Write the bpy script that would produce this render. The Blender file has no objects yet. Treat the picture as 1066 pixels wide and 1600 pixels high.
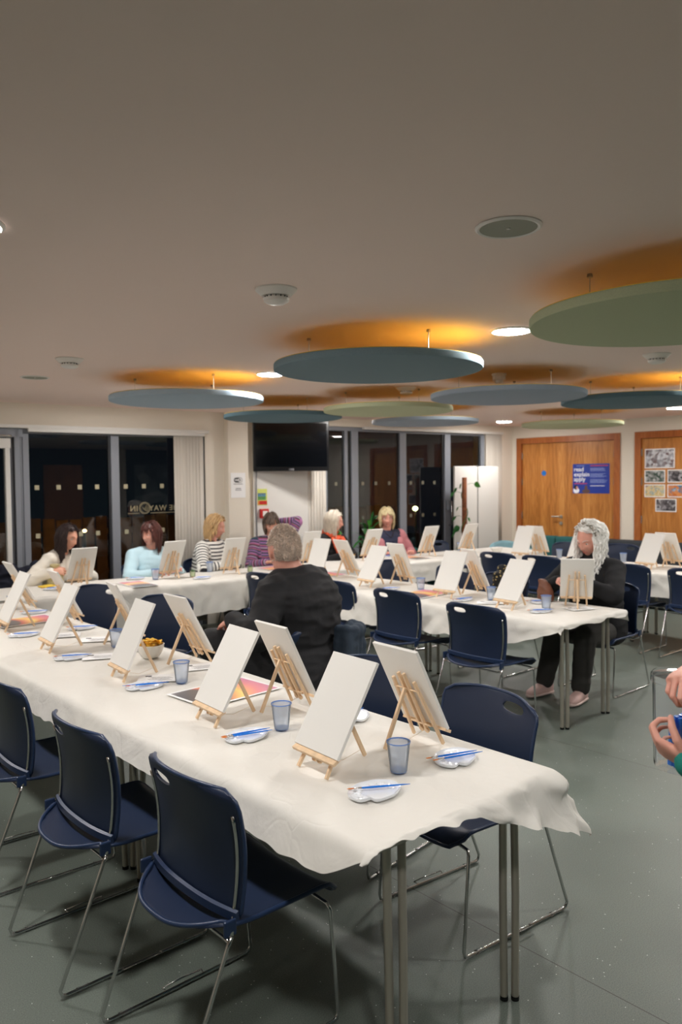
import bpy, bmesh, math, random
import numpy as np
from mathutils import Vector, Matrix, noise
random.seed(7)
PI = math.pi
R = math.radians
scene = bpy.context.scene
COL = scene.collection
CEIL = 2.49

# ------------------------------------------------------------------ camera
def set_camera():
    yaw, pitch, roll, f = R(41.5), R(2.4), R(.55), 1220.0
    fw = Vector((math.sin(yaw)*math.cos(pitch), math.cos(yaw)*math.cos(pitch), -math.sin(pitch)))
    r0 = Vector((math.cos(yaw), -math.sin(yaw), 0)); u0 = r0.cross(fw)
    r = r0*math.cos(roll) - u0*math.sin(roll); u = u0*math.cos(roll) + r0*math.sin(roll)
    cd = bpy.data.cameras.new('camera'); cam = bpy.data.objects.new('camera', cd); COL.objects.link(cam)
    m = Matrix((r, u, -fw)).transposed().to_4x4(); m.translation = Vector((0, 0, 1.69))
    cam.matrix_world = m
    cd.sensor_fit = 'VERTICAL'; cd.sensor_height = 36; cd.sensor_width = 24
    cd.lens = f/1600*36; cd.clip_start = .05; cd.clip_end = 60
    cd.dof.use_dof = True; cd.dof.focus_distance = 2.9; cd.dof.aperture_fstop = 3.2
    scene.camera = cam
set_camera()
# ------------------------------------------------------------------ world, exposure
w = bpy.data.worlds.new('night'); scene.world = w; w.use_nodes = True
w.node_tree.nodes['Background'].inputs[0].default_value = (.012, .014, .02, 1)
w.node_tree.nodes['Background'].inputs[1].default_value = .25
LAMP_STRENGTH = 235.0
scene.view_settings.view_transform = 'Standard'; scene.view_settings.look = 'None'
scene.view_settings.exposure = 0.15; scene.view_settings.gamma = 1.0
scene.view_settings.use_curve_mapping = False
scene.cycles.max_bounces = 10; scene.cycles.diffuse_bounces = 6; scene.cycles.glossy_bounces = 5
scene.cycles.transmission_bounces = 8; scene.cycles.transparent_max_bounces = 12
scene.cycles.caustics_reflective = False; scene.cycles.caustics_refractive = False
scene.cycles.sample_clamp_indirect = 6
scene.cycles.use_denoising = True
LAMPS = [(x, y) for x in (.75, 3.53, 6.3, 9.1) for y in (.4, 2.58, 4.77, 6.78) if (x, y) != (9.1, 4.77)]+[(9.0, 4.25)]

# ------------------------------------------------------------------ helpers
def srgb(r, g, b):
    def c(v):
        v = v/255.0
        return v/12.92 if v <= .04045 else ((v+.055)/1.055)**2.4
    return (c(r), c(g), c(b), 1)

def mat(name, col, rough=.5, metal=0, bump=None, var=None, coat=0, trans=0, sss=0, alpha=1, emis=None, spec=.5, ior=1.45, stretch=None, sheen=0):
    m = bpy.data.materials.new(name); m.use_nodes = True; nt = m.node_tree; N = nt.nodes; L = nt.links
    b = N['Principled BSDF']
    b.inputs['Base Color'].default_value = col; b.inputs['Roughness'].default_value = rough
    b.inputs['Metallic'].default_value = metal; b.inputs['Coat Weight'].default_value = coat
    b.inputs['Transmission Weight'].default_value = trans; b.inputs['Alpha'].default_value = alpha
    b.inputs['Specular IOR Level'].default_value = spec; b.inputs['IOR'].default_value = ior
    b.inputs['Sheen Weight'].default_value = sheen
    if sss:
        b.inputs['Subsurface Weight'].default_value = sss; b.inputs['Subsurface Scale'].default_value = .02
        b.inputs['Subsurface Radius'].default_value = (1, .35, .2)
    if emis:
        b.inputs['Emission Color'].default_value = emis[0]; b.inputs['Emission Strength'].default_value = emis[1]
    tc = N.new('ShaderNodeTexCoord'); mp = N.new('ShaderNodeMapping'); L.new(tc.outputs['Object'], mp.inputs[0])
    if stretch: mp.inputs['Scale'].default_value = stretch
    if var:
        nz = N.new('ShaderNodeTexNoise'); nz.inputs['Scale'].default_value = var[0]; nz.inputs['Detail'].default_value = 5
        L.new(mp.outputs[0], nz.inputs[0])
        mx = N.new('ShaderNodeMix'); mx.data_type = 'RGBA'
        mx.inputs[6].default_value = tuple(max(0, c*(1-var[1])) for c in col[:3])+(1,)
        mx.inputs[7].default_value = tuple(min(1, c*(1+var[1])) for c in col[:3])+(1,)
        cr = N.new('ShaderNodeMapRange'); cr.inputs[1].default_value = .3; cr.inputs[2].default_value = .7
        L.new(nz.outputs['Fac'], cr.inputs[0]); L.new(cr.outputs[0], mx.inputs[0]); L.new(mx.outputs[2], b.inputs['Base Color'])
    if bump:
        nz = N.new('ShaderNodeTexNoise'); nz.inputs['Scale'].default_value = bump[0]; nz.inputs['Detail'].default_value = 6
        L.new(mp.outputs[0], nz.inputs[0])
        bp = N.new('ShaderNodeBump'); bp.inputs['Strength'].default_value = bump[1]; bp.inputs['Distance'].default_value = bump[2] if len(bump) > 2 else .01
        L.new(nz.outputs['Fac'], bp.inputs['Height']); L.new(bp.outputs[0], b.inputs['Normal'])
    return m

class MB:
    def __init__(s): s.v = []; s.f = []
    def add(s, v, f):
        o = len(s.v); s.v += [tuple(p) for p in v]; s.f += [tuple(i+o for i in q) for q in f]; return s
    def box(s, c, d, rot=None):
        x, y, z = d[0]/2, d[1]/2, d[2]/2
        vs = [Vector((a*x, b*y, e*z)) for a in (-1, 1) for b in (-1, 1) for e in (-1, 1)]
        if rot is not None: vs = [rot @ q for q in vs]
        c = Vector(c)
        return s.add([q+c for q in vs], [(0, 1, 3, 2), (4, 6, 7, 5), (0, 4, 5, 1), (2, 3, 7, 6), (0, 2, 6, 4), (1, 5, 7, 3)])
    def b2(s, a, b):
        return s.box([(a[i]+b[i])/2 for i in range(3)], [abs(b[i]-a[i]) for i in range(3)])
    def bar(s, a, b, w, t, up=(0, 0, 1)):
        a = Vector(a); b = Vector(b); y = (b-a); l = y.length; y.normalize()
        x = y.cross(Vector(up)); 
        if x.length < 1e-4: x = y.cross(Vector((1, 0, 0)))
        x.normalize(); z = x.cross(y)
        return s.box((a+b)/2, (w, l, t), Matrix((x, y, z)).transposed())
    def tube(s, pts, r, n=8, cap=True, closed=False, flat=1.0):
        pts = [Vector(p) for p in pts]; k = len(pts)
        rr = r if isinstance(r, (list, tuple)) else [r]*k
        vs = []; prev = None
        for i, p in enumerate(pts):
            if closed: t = pts[(i+1) % k]-pts[i-1]
            else: t = pts[min(i+1, k-1)]-pts[max(i-1, 0)]
            if t.length < 1e-9: t = Vector((0, 0, 1))
            t.normalize()
            if prev is None:
                a = t.cross(Vector((0, 0, 1)))
                if a.length < .05: a = t.cross(Vector((0, 1, 0)))
            else: a = prev - t*prev.dot(t)
            if a.length < 1e-6: a = t.orthogonal()
            a.normalize(); b = t.cross(a); prev = a
            for j in range(n):
                q = 2*PI*j/n
                vs.append(p+(a*math.cos(q)+b*math.sin(q)*flat)*rr[i])
        fs = []
        for i in range(k if closed else k-1):
            i2 = (i+1) % k
            for j in range(n):
                j2 = (j+1) % n
                fs.append((i*n+j, i*n+j2, i2*n+j2, i2*n+j))
        if cap and not closed:
            fs.append(tuple(range(n-1, -1, -1))); fs.append(tuple(range((k-1)*n, k*n)))
        return s.add(vs, fs)
    def lathe(s, prof, c=(0, 0, 0), n=32, axis=None, closed=False):
        vs = []; c = Vector(c)
        rot = Vector((0, 0, 1)).rotation_difference(Vector(axis)).to_matrix() if axis is not None else None
        for r_, z in prof:
            for j in range(n):
                q = 2*PI*j/n; p = Vector((r_*math.cos(q), r_*math.sin(q), z))
                vs.append((rot @ p if rot else p)+c)
        fs = []; k = len(prof)
        for i in range(k if closed else k-1):
            i2 = (i+1) % k
            for j in range(n):
                j2 = (j+1) % n; fs.append((i*n+j, i*n+j2, i2*n+j2, i2*n+j))
        if not closed:
            if prof[0][0] > 1e-5: fs.append(tuple(range(n-1, -1, -1)))
            if prof[-1][0] > 1e-5: fs.append(tuple(range((k-1)*n, k*n)))
        return s.add(vs, fs)
    def ell(s, c, r, n=20, m=12, rot=None):
        vs = []; c = Vector(c)
        for i in range(m+1):
            a = PI*i/m
            for j in range(n):
                q = 2*PI*j/n
                p = Vector((r[0]*math.sin(a)*math.cos(q), r[1]*math.sin(a)*math.sin(q), r[2]*math.cos(a)))
                vs.append((rot @ p if rot else p)+c)
        fs = [(i*n+j, (i+1)*n+j, (i+1)*n+(j+1) % n, i*n+(j+1) % n) for i in range(m) for j in range(n)]
        return s.add(vs, fs)
    def cap(s, a, b, ra, rb, n=14):
        """tapered capsule"""
        a = Vector(a); b = Vector(b); d = b-a; L_ = d.length
        if L_ < 1e-5: return s.ell(a, (ra,)*3)
        d.normalize(); pts = []; rr = []
        for t in (0.02, .3, .6, .85): pts.append(a-d*ra*math.cos(t*PI/2)); rr.append(ra*math.sin(t*PI/2))
        for t in (0, .33, .66, 1): pts.append(a+(b-a)*t); rr.append(ra+(rb-ra)*t)
        for t in (.85, .6, .3, .02): pts.append(b+d*rb*math.cos(t*PI/2)); rr.append(rb*math.sin(t*PI/2))
        return s.tube(pts, rr, n)
    def loft(s, rings, n=28, p=2.0):
        """rings: (center, side vec, front vec)"""
        vs = []
        for c, a, b in rings:
            c = Vector(c); a = Vector(a); b = Vector(b)
            for j in range(n):
                q = 2*PI*j/n; cx, sy = math.cos(q), math.sin(q)
                e = 2.0/p
                vs.append(c+a*(abs(cx)**e*(1 if cx > 0 else -1))+b*(abs(sy)**e*(1 if sy > 0 else -1)))
        k = len(rings)
        fs = [(i*n+j, i*n+(j+1) % n, (i+1)*n+(j+1) % n, (i+1)*n+j) for i in range(k-1) for j in range(n)]
        fs += [tuple(range(n-1, -1, -1)), tuple(range((k-1)*n, k*n))]
        return s.add(vs, fs)
    def disc(s, c, r, t, n=48, axis=None):
        return s.lathe([(0, -t/2), (r, -t/2), (r, t/2), (0, t/2)], c, n, axis)
    def xf(s, M):
        s.v = [tuple(M @ Vector(p)) for p in s.v]; return s
    def mesh(s, name='m'):
        me = bpy.data.meshes.new(name); me.from_pydata(s.v, [], s.f); me.update()
        bm = bmesh.new(); bm.from_mesh(me); bmesh.ops.remove_doubles(bm, verts=bm.verts, dist=1e-6)
        bmesh.ops.recalc_face_normals(bm, faces=bm.faces); bm.to_mesh(me); bm.free()
        return me

def link(name, me, m, parent=None, smooth=None, bevel=0, loc=None, rot=None, seg=2):
    me.name = name
    if m is not None and not me.materials: me.materials.append(m)
    o = bpy.data.objects.new(name, me); COL.objects.link(o)
    if parent is not None: o.parent = parent
    if loc is not None: o.location = loc
    if rot is not None: o.rotation_euler = rot
    if smooth:
        for p in me.polygons: p.use_smooth = True
        if smooth != 'all':
            try: me.set_sharp_from_angle(angle=R(smooth if smooth > 1 else 40))
            except Exception: pass
    if bevel:
        b = o.modifiers.new('bevel', 'BEVEL'); b.width = bevel; b.segments = seg; b.limit_method = 'ANGLE'
    return o
def obj(name, mb, m, parent=None, smooth=None, bevel=0, loc=None, rot=None, label=None):
    o = link(name, mb.mesh(name), m, parent, smooth, bevel, loc, rot)
    if label: o['label'] = label
    return o
def tag(o, label, cat, group=None):
    o['label'] = label; o['category'] = cat
    if group: o['group'] = group
    return o
def thing(name, label, cat, loc=(0, 0, 0), rz=0, group=None):
    o = bpy.data.objects.new(name, None); COL.objects.link(o); o.location = loc; o.rotation_euler = (0, 0, rz)
    o.empty_display_size = .1
    return tag(o, label, cat, group)
def struct(name, mb, m, parent=None, **k):
    o = obj(name, mb, m, parent, **k)
    if parent is None: o['kind'] = 'structure'
    return o
def dup(root, loc, rz, label, group=None):
    r = root.copy(); COL.objects.link(r); r.location = loc; r.rotation_euler = (0, 0, rz); r['label'] = label
    if group: r['group'] = group
    elif 'group' in r: del r['group']
    for ch in list(root.children):
        c = ch.copy(); COL.objects.link(c); c.parent = r
        for g in ch.children:
            d = g.copy(); COL.objects.link(d); d.parent = c
    return r
def remesh(mb, voxel, smooth=4, fac=.5):
    me = mb.mesh('tmp'); o = bpy.data.objects.new('tmp', me); COL.objects.link(o)
    a = o.modifiers.new('r', 'REMESH'); a.mode = 'VOXEL'; a.voxel_size = voxel
    if smooth:
        b = o.modifiers.new('s', 'SMOOTH'); b.iterations = smooth; b.factor = fac
    dg = bpy.context.evaluated_depsgraph_get(); dg.update()
    out = bpy.data.meshes.new_from_object(o.evaluated_get(dg))
    bpy.data.objects.remove(o); bpy.data.meshes.remove(me)
    for p in out.polygons: p.use_smooth = True
    return out
def text_mesh(body, size, ext=.001, align='LEFT', bold=0, space=1.0):
    c = bpy.data.curves.new('t', 'FONT'); c.body = body; c.size = size; c.extrude = ext; c.align_x = align; c.offset = bold
    c.space_character = space
    o = bpy.data.objects.new('t', c); COL.objects.link(o)
    dg = bpy.context.evaluated_depsgraph_get(); dg.update()
    me = bpy.data.meshes.new_from_object(o.evaluated_get(dg))
    bpy.data.objects.remove(o); bpy.data.curves.remove(c); me.materials.clear()
    return me
def text(name, body, size, m, parent, loc, rot, ext=.001, align='LEFT', bold=0, mirror=False, space=1.0):
    me = text_mesh(body, size, ext, align, bold, space)
    if mirror:
        me.transform(Matrix.Diagonal((-1, 1, 1, 1))); me.flip_normals()
    return link(name, me, m, parent, loc=loc, rot=rot)

# ------------------------------------------------------------------ materials
M = {}
M['ceiling'] = mat('ceiling_paint', srgb(244, 224, 214), .9, bump=(60, .08, .002))
M['cream'] = mat('cream_wall_paint', srgb(228, 220, 206), .8, bump=(90, .1, .002))
M['white_paint'] = mat('white_paint', srgb(220, 218, 213), .5)
M['teal_wall'] = mat('teal_wall_paint', srgb(32, 84, 92), .8)
M['grey_frame'] = mat('grey_powder_coat', srgb(136, 140, 148), .45)
M['dark_frame'] = mat('dark_grey_gasket', srgb(45, 46, 50), .6)
M['blind'] = mat('blind_fabric', srgb(214, 208, 198), .8, bump=(40, .15, .003), stretch=(1, 1, .1))
M['navy'] = mat('navy_plastic', srgb(29, 42, 68), .42, bump=(500, .25, .0006))
M['navy_rim'] = mat('navy_plastic_rim', srgb(36, 53, 84), .33)
M['chrome'] = mat('chrome_rod', srgb(205, 205, 205), .16, 1)
M['steel'] = mat('satin_steel_tube', srgb(178, 172, 160), .32, .55)
M['table_edge'] = mat('table_board', srgb(190, 186, 178), .5)
M['canvas'] = mat('white_canvas', srgb(236, 234, 229), .75, bump=(900, .25, .0006))
M['canvas_back'] = mat('canvas_back_board', srgb(216, 214, 210), .8, bump=(300, .1, .001))
M['pine'] = mat('light_pine', srgb(232, 202, 166), .55, var=(9, .12), stretch=(4, 4, .6))
M['cord'] = mat('thin_string', srgb(225, 210, 185), .8)
M['palette'] = mat('white_palette_plastic', srgb(236, 240, 246), .12, coat=.5)
M['blue_handle'] = mat('blue_brush_handle', srgb(20, 120, 225), .25)
M['ferrule'] = mat('brush_ferrule', srgb(210, 205, 200), .25, 1)
M['bristle'] = mat('orange_bristle', srgb(222, 130, 62), .7)
M['felt_blue'] = mat('blue_felt', srgb(124, 146, 156), .95, bump=(500, .5, .002), var=(300, .12))
M['felt_light'] = mat('light_blue_felt', srgb(168, 188, 204), .95, bump=(500, .5, .002), var=(300, .08))
M['felt_grey'] = mat('grey_blue_felt', srgb(148, 162, 176), .95, bump=(500, .5, .002), var=(300, .08))
M['felt_teal'] = mat('teal_felt', srgb(92, 120, 132), .95, bump=(500, .5, .002), var=(300, .12))
M['felt_green'] = mat('sage_green_felt', srgb(186, 194, 160), .95, bump=(500, .5, .002), var=(300, .08))
M['felt_orange'] = mat('orange_felt_back', (.88, .58, .09, 1), .9)
M['plastic_white'] = mat('white_plastic', srgb(232, 228, 222), .35)
M['grille'] = mat('grey_green_grille', srgb(150, 152, 138), .6, bump=(800, .4, .001))
M['black'] = mat('black_plastic', srgb(14, 14, 16), .25)
M['screen'] = mat('black_screen', srgb(8, 9, 13), .12, coat=.3)
M['paper'] = mat('white_paper', srgb(240, 240, 240), .7)
M['ink'] = mat('black_ink', srgb(25, 25, 28), .7)
M['grey_ink'] = mat('grey_ink', srgb(110, 112, 118), .7)
M['white_ink'] = mat('white_ink', srgb(238, 240, 248), .7)
M['ceramic'] = mat('white_ceramic', srgb(240, 238, 232), .2, coat=.3)
M['crisps'] = mat('golden_crisps', srgb(248, 198, 78), .6, var=(60, .18))
M['leaf'] = mat('dark_green_leaf', srgb(36, 96, 40), .4, var=(8, .35))
M['leaf2'] = mat('bright_green_leaf', srgb(60, 130, 44), .4, var=(8, .3))
M['pot'] = mat('grey_plant_pot', srgb(90, 88, 84), .6)
M['coir'] = mat('brown_coir', srgb(126, 76, 48), .95, bump=(60, .9, .01), var=(25, .35))
M['teal_fabric'] = mat('teal_upholstery', srgb(34, 92, 92), .85, bump=(400, .3, .001))
M['pale_fabric'] = mat('pale_teal_upholstery', srgb(120, 158, 168), .85, bump=(400, .3, .001))
M['dark_fabric'] = mat('charcoal_upholstery', srgb(52, 56, 60), .85, bump=(400, .3, .001))
M['red'] = mat('red_plastic', srgb(190, 40, 36), .4)

def glass_mat(name, col, rough=0, ior=1.45):
    return mat(name, col, rough, trans=1, ior=ior)
M['glass'] = glass_mat('window_glass', (.93, .95, .95, 1))
def thin_plastic(name, col, density, rough=.25, ior=1.45, body=None):
    """thin walled translucent plastic: mostly see-through, tinted, with a gloss"""
    m = bpy.data.materials.new(name); m.use_nodes = True; nt = m.node_tree; N = nt.nodes; L = nt.links; N.clear()
    out = N.new('ShaderNodeOutputMaterial'); tr = N.new('ShaderNodeBsdfTransparent'); tr.inputs[0].default_value = col
    pb = N.new('ShaderNodeBsdfPrincipled'); pb.inputs['Base Color'].default_value = body or col; pb.inputs['Roughness'].default_value = rough
    mx = N.new('ShaderNodeMixShader'); mx.inputs[0].default_value = density
    L.new(tr.outputs[0], mx.inputs[1]); L.new(pb.outputs[0], mx.inputs[2])
    gl = N.new('ShaderNodeBsdfGlossy'); gl.inputs['Roughness'].default_value = .08
    fr = N.new('ShaderNodeFresnel'); fr.inputs[0].default_value = ior
    m2 = N.new('ShaderNodeMixShader'); L.new(fr.outputs[0], m2.inputs[0]); L.new(mx.outputs[0], m2.inputs[1]); L.new(gl.outputs[0], m2.inputs[2])
    L.new(m2.outputs[0], out.inputs[0]); return m
M['cup'] = thin_plastic('blue_tinted_plastic', (.92, .95, 1, 1), .34, .3, 1.25, (.74, .85, 1, 1))
M['cup_rim'] = thin_plastic('blue_tinted_rim', (.50, .66, 1, 1), .6, .3, 1.3, (.22, .42, .92, 1))
M['clear'] = thin_plastic('clear_plastic', (.985, .99, .995, 1), .03, .1, 1.045)
M['drink'] = thin_plastic('pale_green_drink', (.75, .85, .55, 1), .5, .1)

def cloth_mat():
    m = mat('white_paper_cover', srgb(234, 231, 224), .55); nt = m.node_tree; N = nt.nodes; L = nt.links; b = N['Principled BSDF']
    tc = N.new('ShaderNodeTexCoord')
    n1 = N.new('ShaderNodeTexNoise'); n1.inputs['Scale'].default_value = 5; n1.inputs['Detail'].default_value = 7; n1.inputs['Distortion'].default_value = 1.2
    v = N.new('ShaderNodeTexVoronoi'); v.feature = 'DISTANCE_TO_EDGE'; v.inputs['Scale'].default_value = 3.5
    L.new(tc.outputs['Object'], n1.inputs[0])
    mm = N.new('ShaderNodeVectorMath'); mm.operation = 'ADD'; n2 = N.new('ShaderNodeTexNoise'); n2.inputs['Scale'].default_value = 3
    L.new(tc.outputs['Object'], n2.inputs[0]); L.new(tc.outputs['Object'], mm.inputs[0]); L.new(n2.outputs['Color'], mm.inputs[1]); L.new(mm.outputs[0], v.inputs['Vector'])
    cr = N.new('ShaderNodeMapRange'); cr.inputs[2].default_value = .08; L.new(v.outputs['Distance'], cr.inputs[0])
    ad = N.new('ShaderNodeMath'); ad.operation = 'ADD'; ml = N.new('ShaderNodeMath'); ml.operation = 'MULTIPLY'; ml.inputs[1].default_value = .12
    L.new(cr.outputs[0], ml.inputs[0]); L.new(ml.outputs[0], ad.inputs[0]); L.new(n1.outputs['Fac'], ad.inputs[1])
    bp = N.new('ShaderNodeBump'); bp.inputs['Strength'].default_value = .45; bp.inputs['Distance'].default_value = .012
    L.new(ad.outputs[0], bp.inputs['Height']); L.new(bp.outputs[0], b.inputs['Normal'])
    b.inputs['Specular IOR Level'].default_value = .35
    # thin sheet: a little light passes through
    t = N.new('ShaderNodeBsdfTranslucent'); t.inputs[0].default_value = srgb(232, 228, 218)
    mx = N.new('ShaderNodeMixShader'); mx.inputs[0].default_value = .12
    out = N['Material Output']; L.new(b.outputs[0], mx.inputs[1]); L.new(t.outputs[0], mx.inputs[2]); L.new(mx.outputs[0], out.inputs[0])
    return m
M['cover'] = cloth_mat()

def floor_mat():
    m = mat('flecked_green_vinyl', srgb(112, 120, 112), .42); nt = m.node_tree; N = nt.nodes; L = nt.links; b = N['Principled BSDF']
    tc = N.new('ShaderNodeTexCoord')
    n1 = N.new('ShaderNodeTexNoise'); n1.inputs['Scale'].default_value = 260; n1.inputs['Detail'].default_value = 2; L.new(tc.outputs['Object'], n1.inputs[0])
    n3 = N.new('ShaderNodeTexNoise'); n3.inputs['Scale'].default_value = 1.3; n3.inputs['Detail'].default_value = 6; L.new(tc.outputs['Object'], n3.inputs[0])
    cr = N.new('ShaderNodeValToRGB'); cr.color_ramp.elements[0].position = .3; cr.color_ramp.elements[0].color = srgb(90, 99, 92)
    cr.color_ramp.elements[1].position = .7; cr.color_ramp.elements[1].color = srgb(120, 129, 121); L.new(n1.outputs['Fac'], cr.inputs[0])
    m1 = N.new('ShaderNodeMix'); m1.data_type = 'RGBA'; m1.blend_type = 'MULTIPLY'; m1.inputs[0].default_value = 1
    c3 = N.new('ShaderNodeValToRGB'); c3.color_ramp.elements[0].position = .35; c3.color_ramp.elements[0].color = (.84, .84, .84, 1); c3.color_ramp.elements[1].position = .65; c3.color_ramp.elements[1].color = (1, 1, 1, 1)
    L.new(n3.outputs['Fac'], c3.inputs[0]); L.new(cr.outputs[0], m1.inputs[6]); L.new(c3.outputs[0], m1.inputs[7])
    # white flecks
    v = N.new('ShaderNodeTexVoronoi'); v.inputs['Scale'].default_value = 55; L.new(tc.outputs['Object'], v.inputs['Vector'])
    lt = N.new('ShaderNodeMath'); lt.operation = 'LESS_THAN'; lt.inputs[1].default_value = .11; L.new(v.outputs['Distance'], lt.inputs[0])
    sp = N.new('ShaderNodeSeparateColor'); L.new(v.outputs['Color'], sp.inputs[0])
    gt = N.new('ShaderNodeMath'); gt.operation = 'GREATER_THAN'; gt.inputs[1].default_value = .86; L.new(sp.outputs[0], gt.inputs[0])
    an = N.new('ShaderNodeMath'); an.operation = 'MULTIPLY'; L.new(lt.outputs[0], an.inputs[0]); L.new(gt.outputs[0], an.inputs[1])
    m2 = N.new('ShaderNodeMix'); m2.data_type = 'RGBA'; L.new(an.outputs[0], m2.inputs[0]); L.new(m1.outputs[2], m2.inputs[6]); m2.inputs[7].default_value = srgb(225, 228, 222)
    # welded seams along y every two metres
    sx = N.new('ShaderNodeSeparateXYZ'); L.new(tc.outputs['Object'], sx.inputs[0])
    a1 = N.new('ShaderNodeMath'); a1.operation = 'ADD'; a1.inputs[1].default_value = 100-2.3; L.new(sx.outputs[0], a1.inputs[0])
    md = N.new('ShaderNodeMath'); md.operation = 'PINGPONG'; md.inputs[1].default_value = 1.0; L.new(a1.outputs[0], md.inputs[0])
    l2 = N.new('ShaderNodeMath'); l2.operation = 'LESS_THAN'; l2.inputs[1].default_value = .0022; L.new(md.outputs[0], l2.inputs[0])
    m3 = N.new('ShaderNodeMix'); m3.data_type = 'RGBA'; L.new(l2.outputs[0], m3.inputs[0]); L.new(m2.outputs[2], m3.inputs[6]); m3.inputs[7].default_value = srgb(62, 62, 56)
    L.new(m3.outputs[2], b.inputs['Base Color'])
    bp = N.new('ShaderNodeBump'); bp.inputs['Strength'].default_value = .12; bp.inputs['Distance'].default_value = .001
    L.new(n1.outputs['Fac'], bp.inputs['Height']); L.new(bp.outputs[0], b.inputs['Normal'])
    return m
M['floor'] = floor_mat()

def oak_mat(name, lo, mid, hi, leaf=.105, axis=1):
    """crown-cut veneer: vertical leaves with stretched grain"""
    m = mat(name, mid, .38); nt = m.node_tree; N = nt.nodes; L = nt.links; b = N['Principled BSDF']
    tc = N.new('ShaderNodeTexCoord'); sx = N.new('ShaderNodeSeparateXYZ'); L.new(tc.outputs['Object'], sx.inputs[0])
    dv = N.new('ShaderNodeMath'); dv.operation = 'DIVIDE'; dv.inputs[1].default_value = leaf; L.new(sx.outputs[axis], dv.inputs[0])
    fl = N.new('ShaderNodeMath'); fl.operation = 'FLOOR'; L.new(dv.outputs[0], fl.inputs[0])
    wn = N.new('ShaderNodeTexWhiteNoise'); wn.noise_dimensions = '1D'; L.new(fl.outputs[0], wn.inputs['W'])
    mp = N.new('ShaderNodeMapping'); mp.inputs['Scale'].default_value = (9, 9, .9); L.new(tc.outputs['Object'], mp.inputs[0])
    nz = N.new('ShaderNodeTexNoise'); nz.noise_dimensions = '4D'; nz.inputs['Scale'].default_value = 1.6; nz.inputs['Detail'].default_value = 3; nz.inputs['Distortion'].default_value = .6
    mw = N.new('ShaderNodeMath'); mw.operation = 'MULTIPLY'; mw.inputs[1].default_value = 9; L.new(wn.outputs[0], mw.inputs[0])
    L.new(mp.outputs[0], nz.inputs['Vector']); L.new(mw.outputs[0], nz.inputs['W'])
    sn = N.new('ShaderNodeMath'); sn.operation = 'MULTIPLY'; sn.inputs[1].default_value = 34; L.new(nz.outputs['Fac'], sn.inputs[0])
    s2 = N.new('ShaderNodeMath'); s2.operation = 'SINE'; L.new(sn.outputs[0], s2.inputs[0])
    mp2 = N.new('ShaderNodeMapping'); mp2.inputs['Scale'].default_value = (120, 120, 3); L.new(tc.outputs['Object'], mp2.inputs[0])
    n2 = N.new('ShaderNodeTexNoise'); n2.inputs['Scale'].default_value = 2; n2.inputs['Detail'].default_value = 4; L.new(mp2.outputs[0], n2.inputs[0])
    k1 = N.new('ShaderNodeMath'); k1.operation = 'MULTIPLY_ADD'; k1.inputs[1].default_value = .14; k1.inputs[2].default_value = .1; L.new(s2.outputs[0], k1.inputs[0])
    k2 = N.new('ShaderNodeMath'); k2.operation = 'MULTIPLY_ADD'; k2.inputs[1].default_value = .5; L.new(n2.outputs['Fac'], k2.inputs[0]); L.new(k1.outputs[0], k2.inputs[2])
    k3 = N.new('ShaderNodeMath'); k3.operation = 'MULTIPLY_ADD'; k3.inputs[1].default_value = .3; L.new(wn.outputs[0], k3.inputs[0]); L.new(k2.outputs[0], k3.inputs[2])
    cr = N.new('ShaderNodeValToRGB'); e = cr.color_ramp.elements; e[0].position = .1; e[0].color = lo; e[1].position = .9; e[1].color = hi
    x = e.new(.5); x.color = mid
    L.new(k3.outputs[0], cr.inputs[0]); L.new(cr.outputs[0], b.inputs['Base Color'])
    return m
M['oak'] = oak_mat('oak_veneer', srgb(150, 92, 40), srgb(186, 122, 58), srgb(208, 148, 80))
M['oak_frame'] = oak_mat('oak_frame', srgb(146, 80, 36), srgb(168, 96, 46), srgb(184, 112, 58), .4)

def picture_mat(name, stops, scale=12, seed=0.0, axis_z=False):
    """a printed photograph: blotches of the given colours"""
    m = mat(name, (1, 1, 1, 1), .35); nt = m.node_tree; N = nt.nodes; L = nt.links; b = N['Principled BSDF']
    tc = N.new('ShaderNodeTexCoord'); mp = N.new('ShaderNodeMapping'); mp.inputs['Location'].default_value = (seed, seed*1.7, seed*.3)
    L.new(tc.outputs['Object'], mp.inputs[0])
    v = N.new('ShaderNodeTexVoronoi'); v.inputs['Scale'].default_value = scale; L.new(mp.outputs[0], v.inputs['Vector'])
    nz = N.new('ShaderNodeTexNoise'); nz.inputs['Scale'].default_value = scale*.7; nz.inputs['Detail'].default_value = 6; L.new(mp.outputs[0], nz.inputs[0])
    sp = N.new('ShaderNodeSeparateColor'); L.new(v.outputs['Color'], sp.inputs[0])
    a = N.new('ShaderNodeMath'); a.operation = 'MULTIPLY_ADD'; a.inputs[1].default_value = .45; L.new(sp.outputs[0], a.inputs[0])
    c = N.new('ShaderNodeMath'); c.operation = 'MULTIPLY'; c.inputs[1].default_value = .6; L.new(nz.outputs['Fac'], c.inputs[0]); L.new(c.outputs[0], a.inputs[2])
    cr = N.new('ShaderNodeValToRGB'); cr.color_ramp.interpolation = 'LINEAR'
    e = cr.color_ramp.elements
    while len(e) > 1: e.remove(e[-1])
    e[0].position = .1; e[0].color = stops[0]
    for i, s_ in enumerate(stops[1:]): x = e.new(.1+.8*(i+1)/(len(stops)-1)); x.color = s_
    L.new(a.outputs[0], cr.inputs[0]); L.new(cr.outputs[0], b.inputs['Base Color'])
    return m
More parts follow.
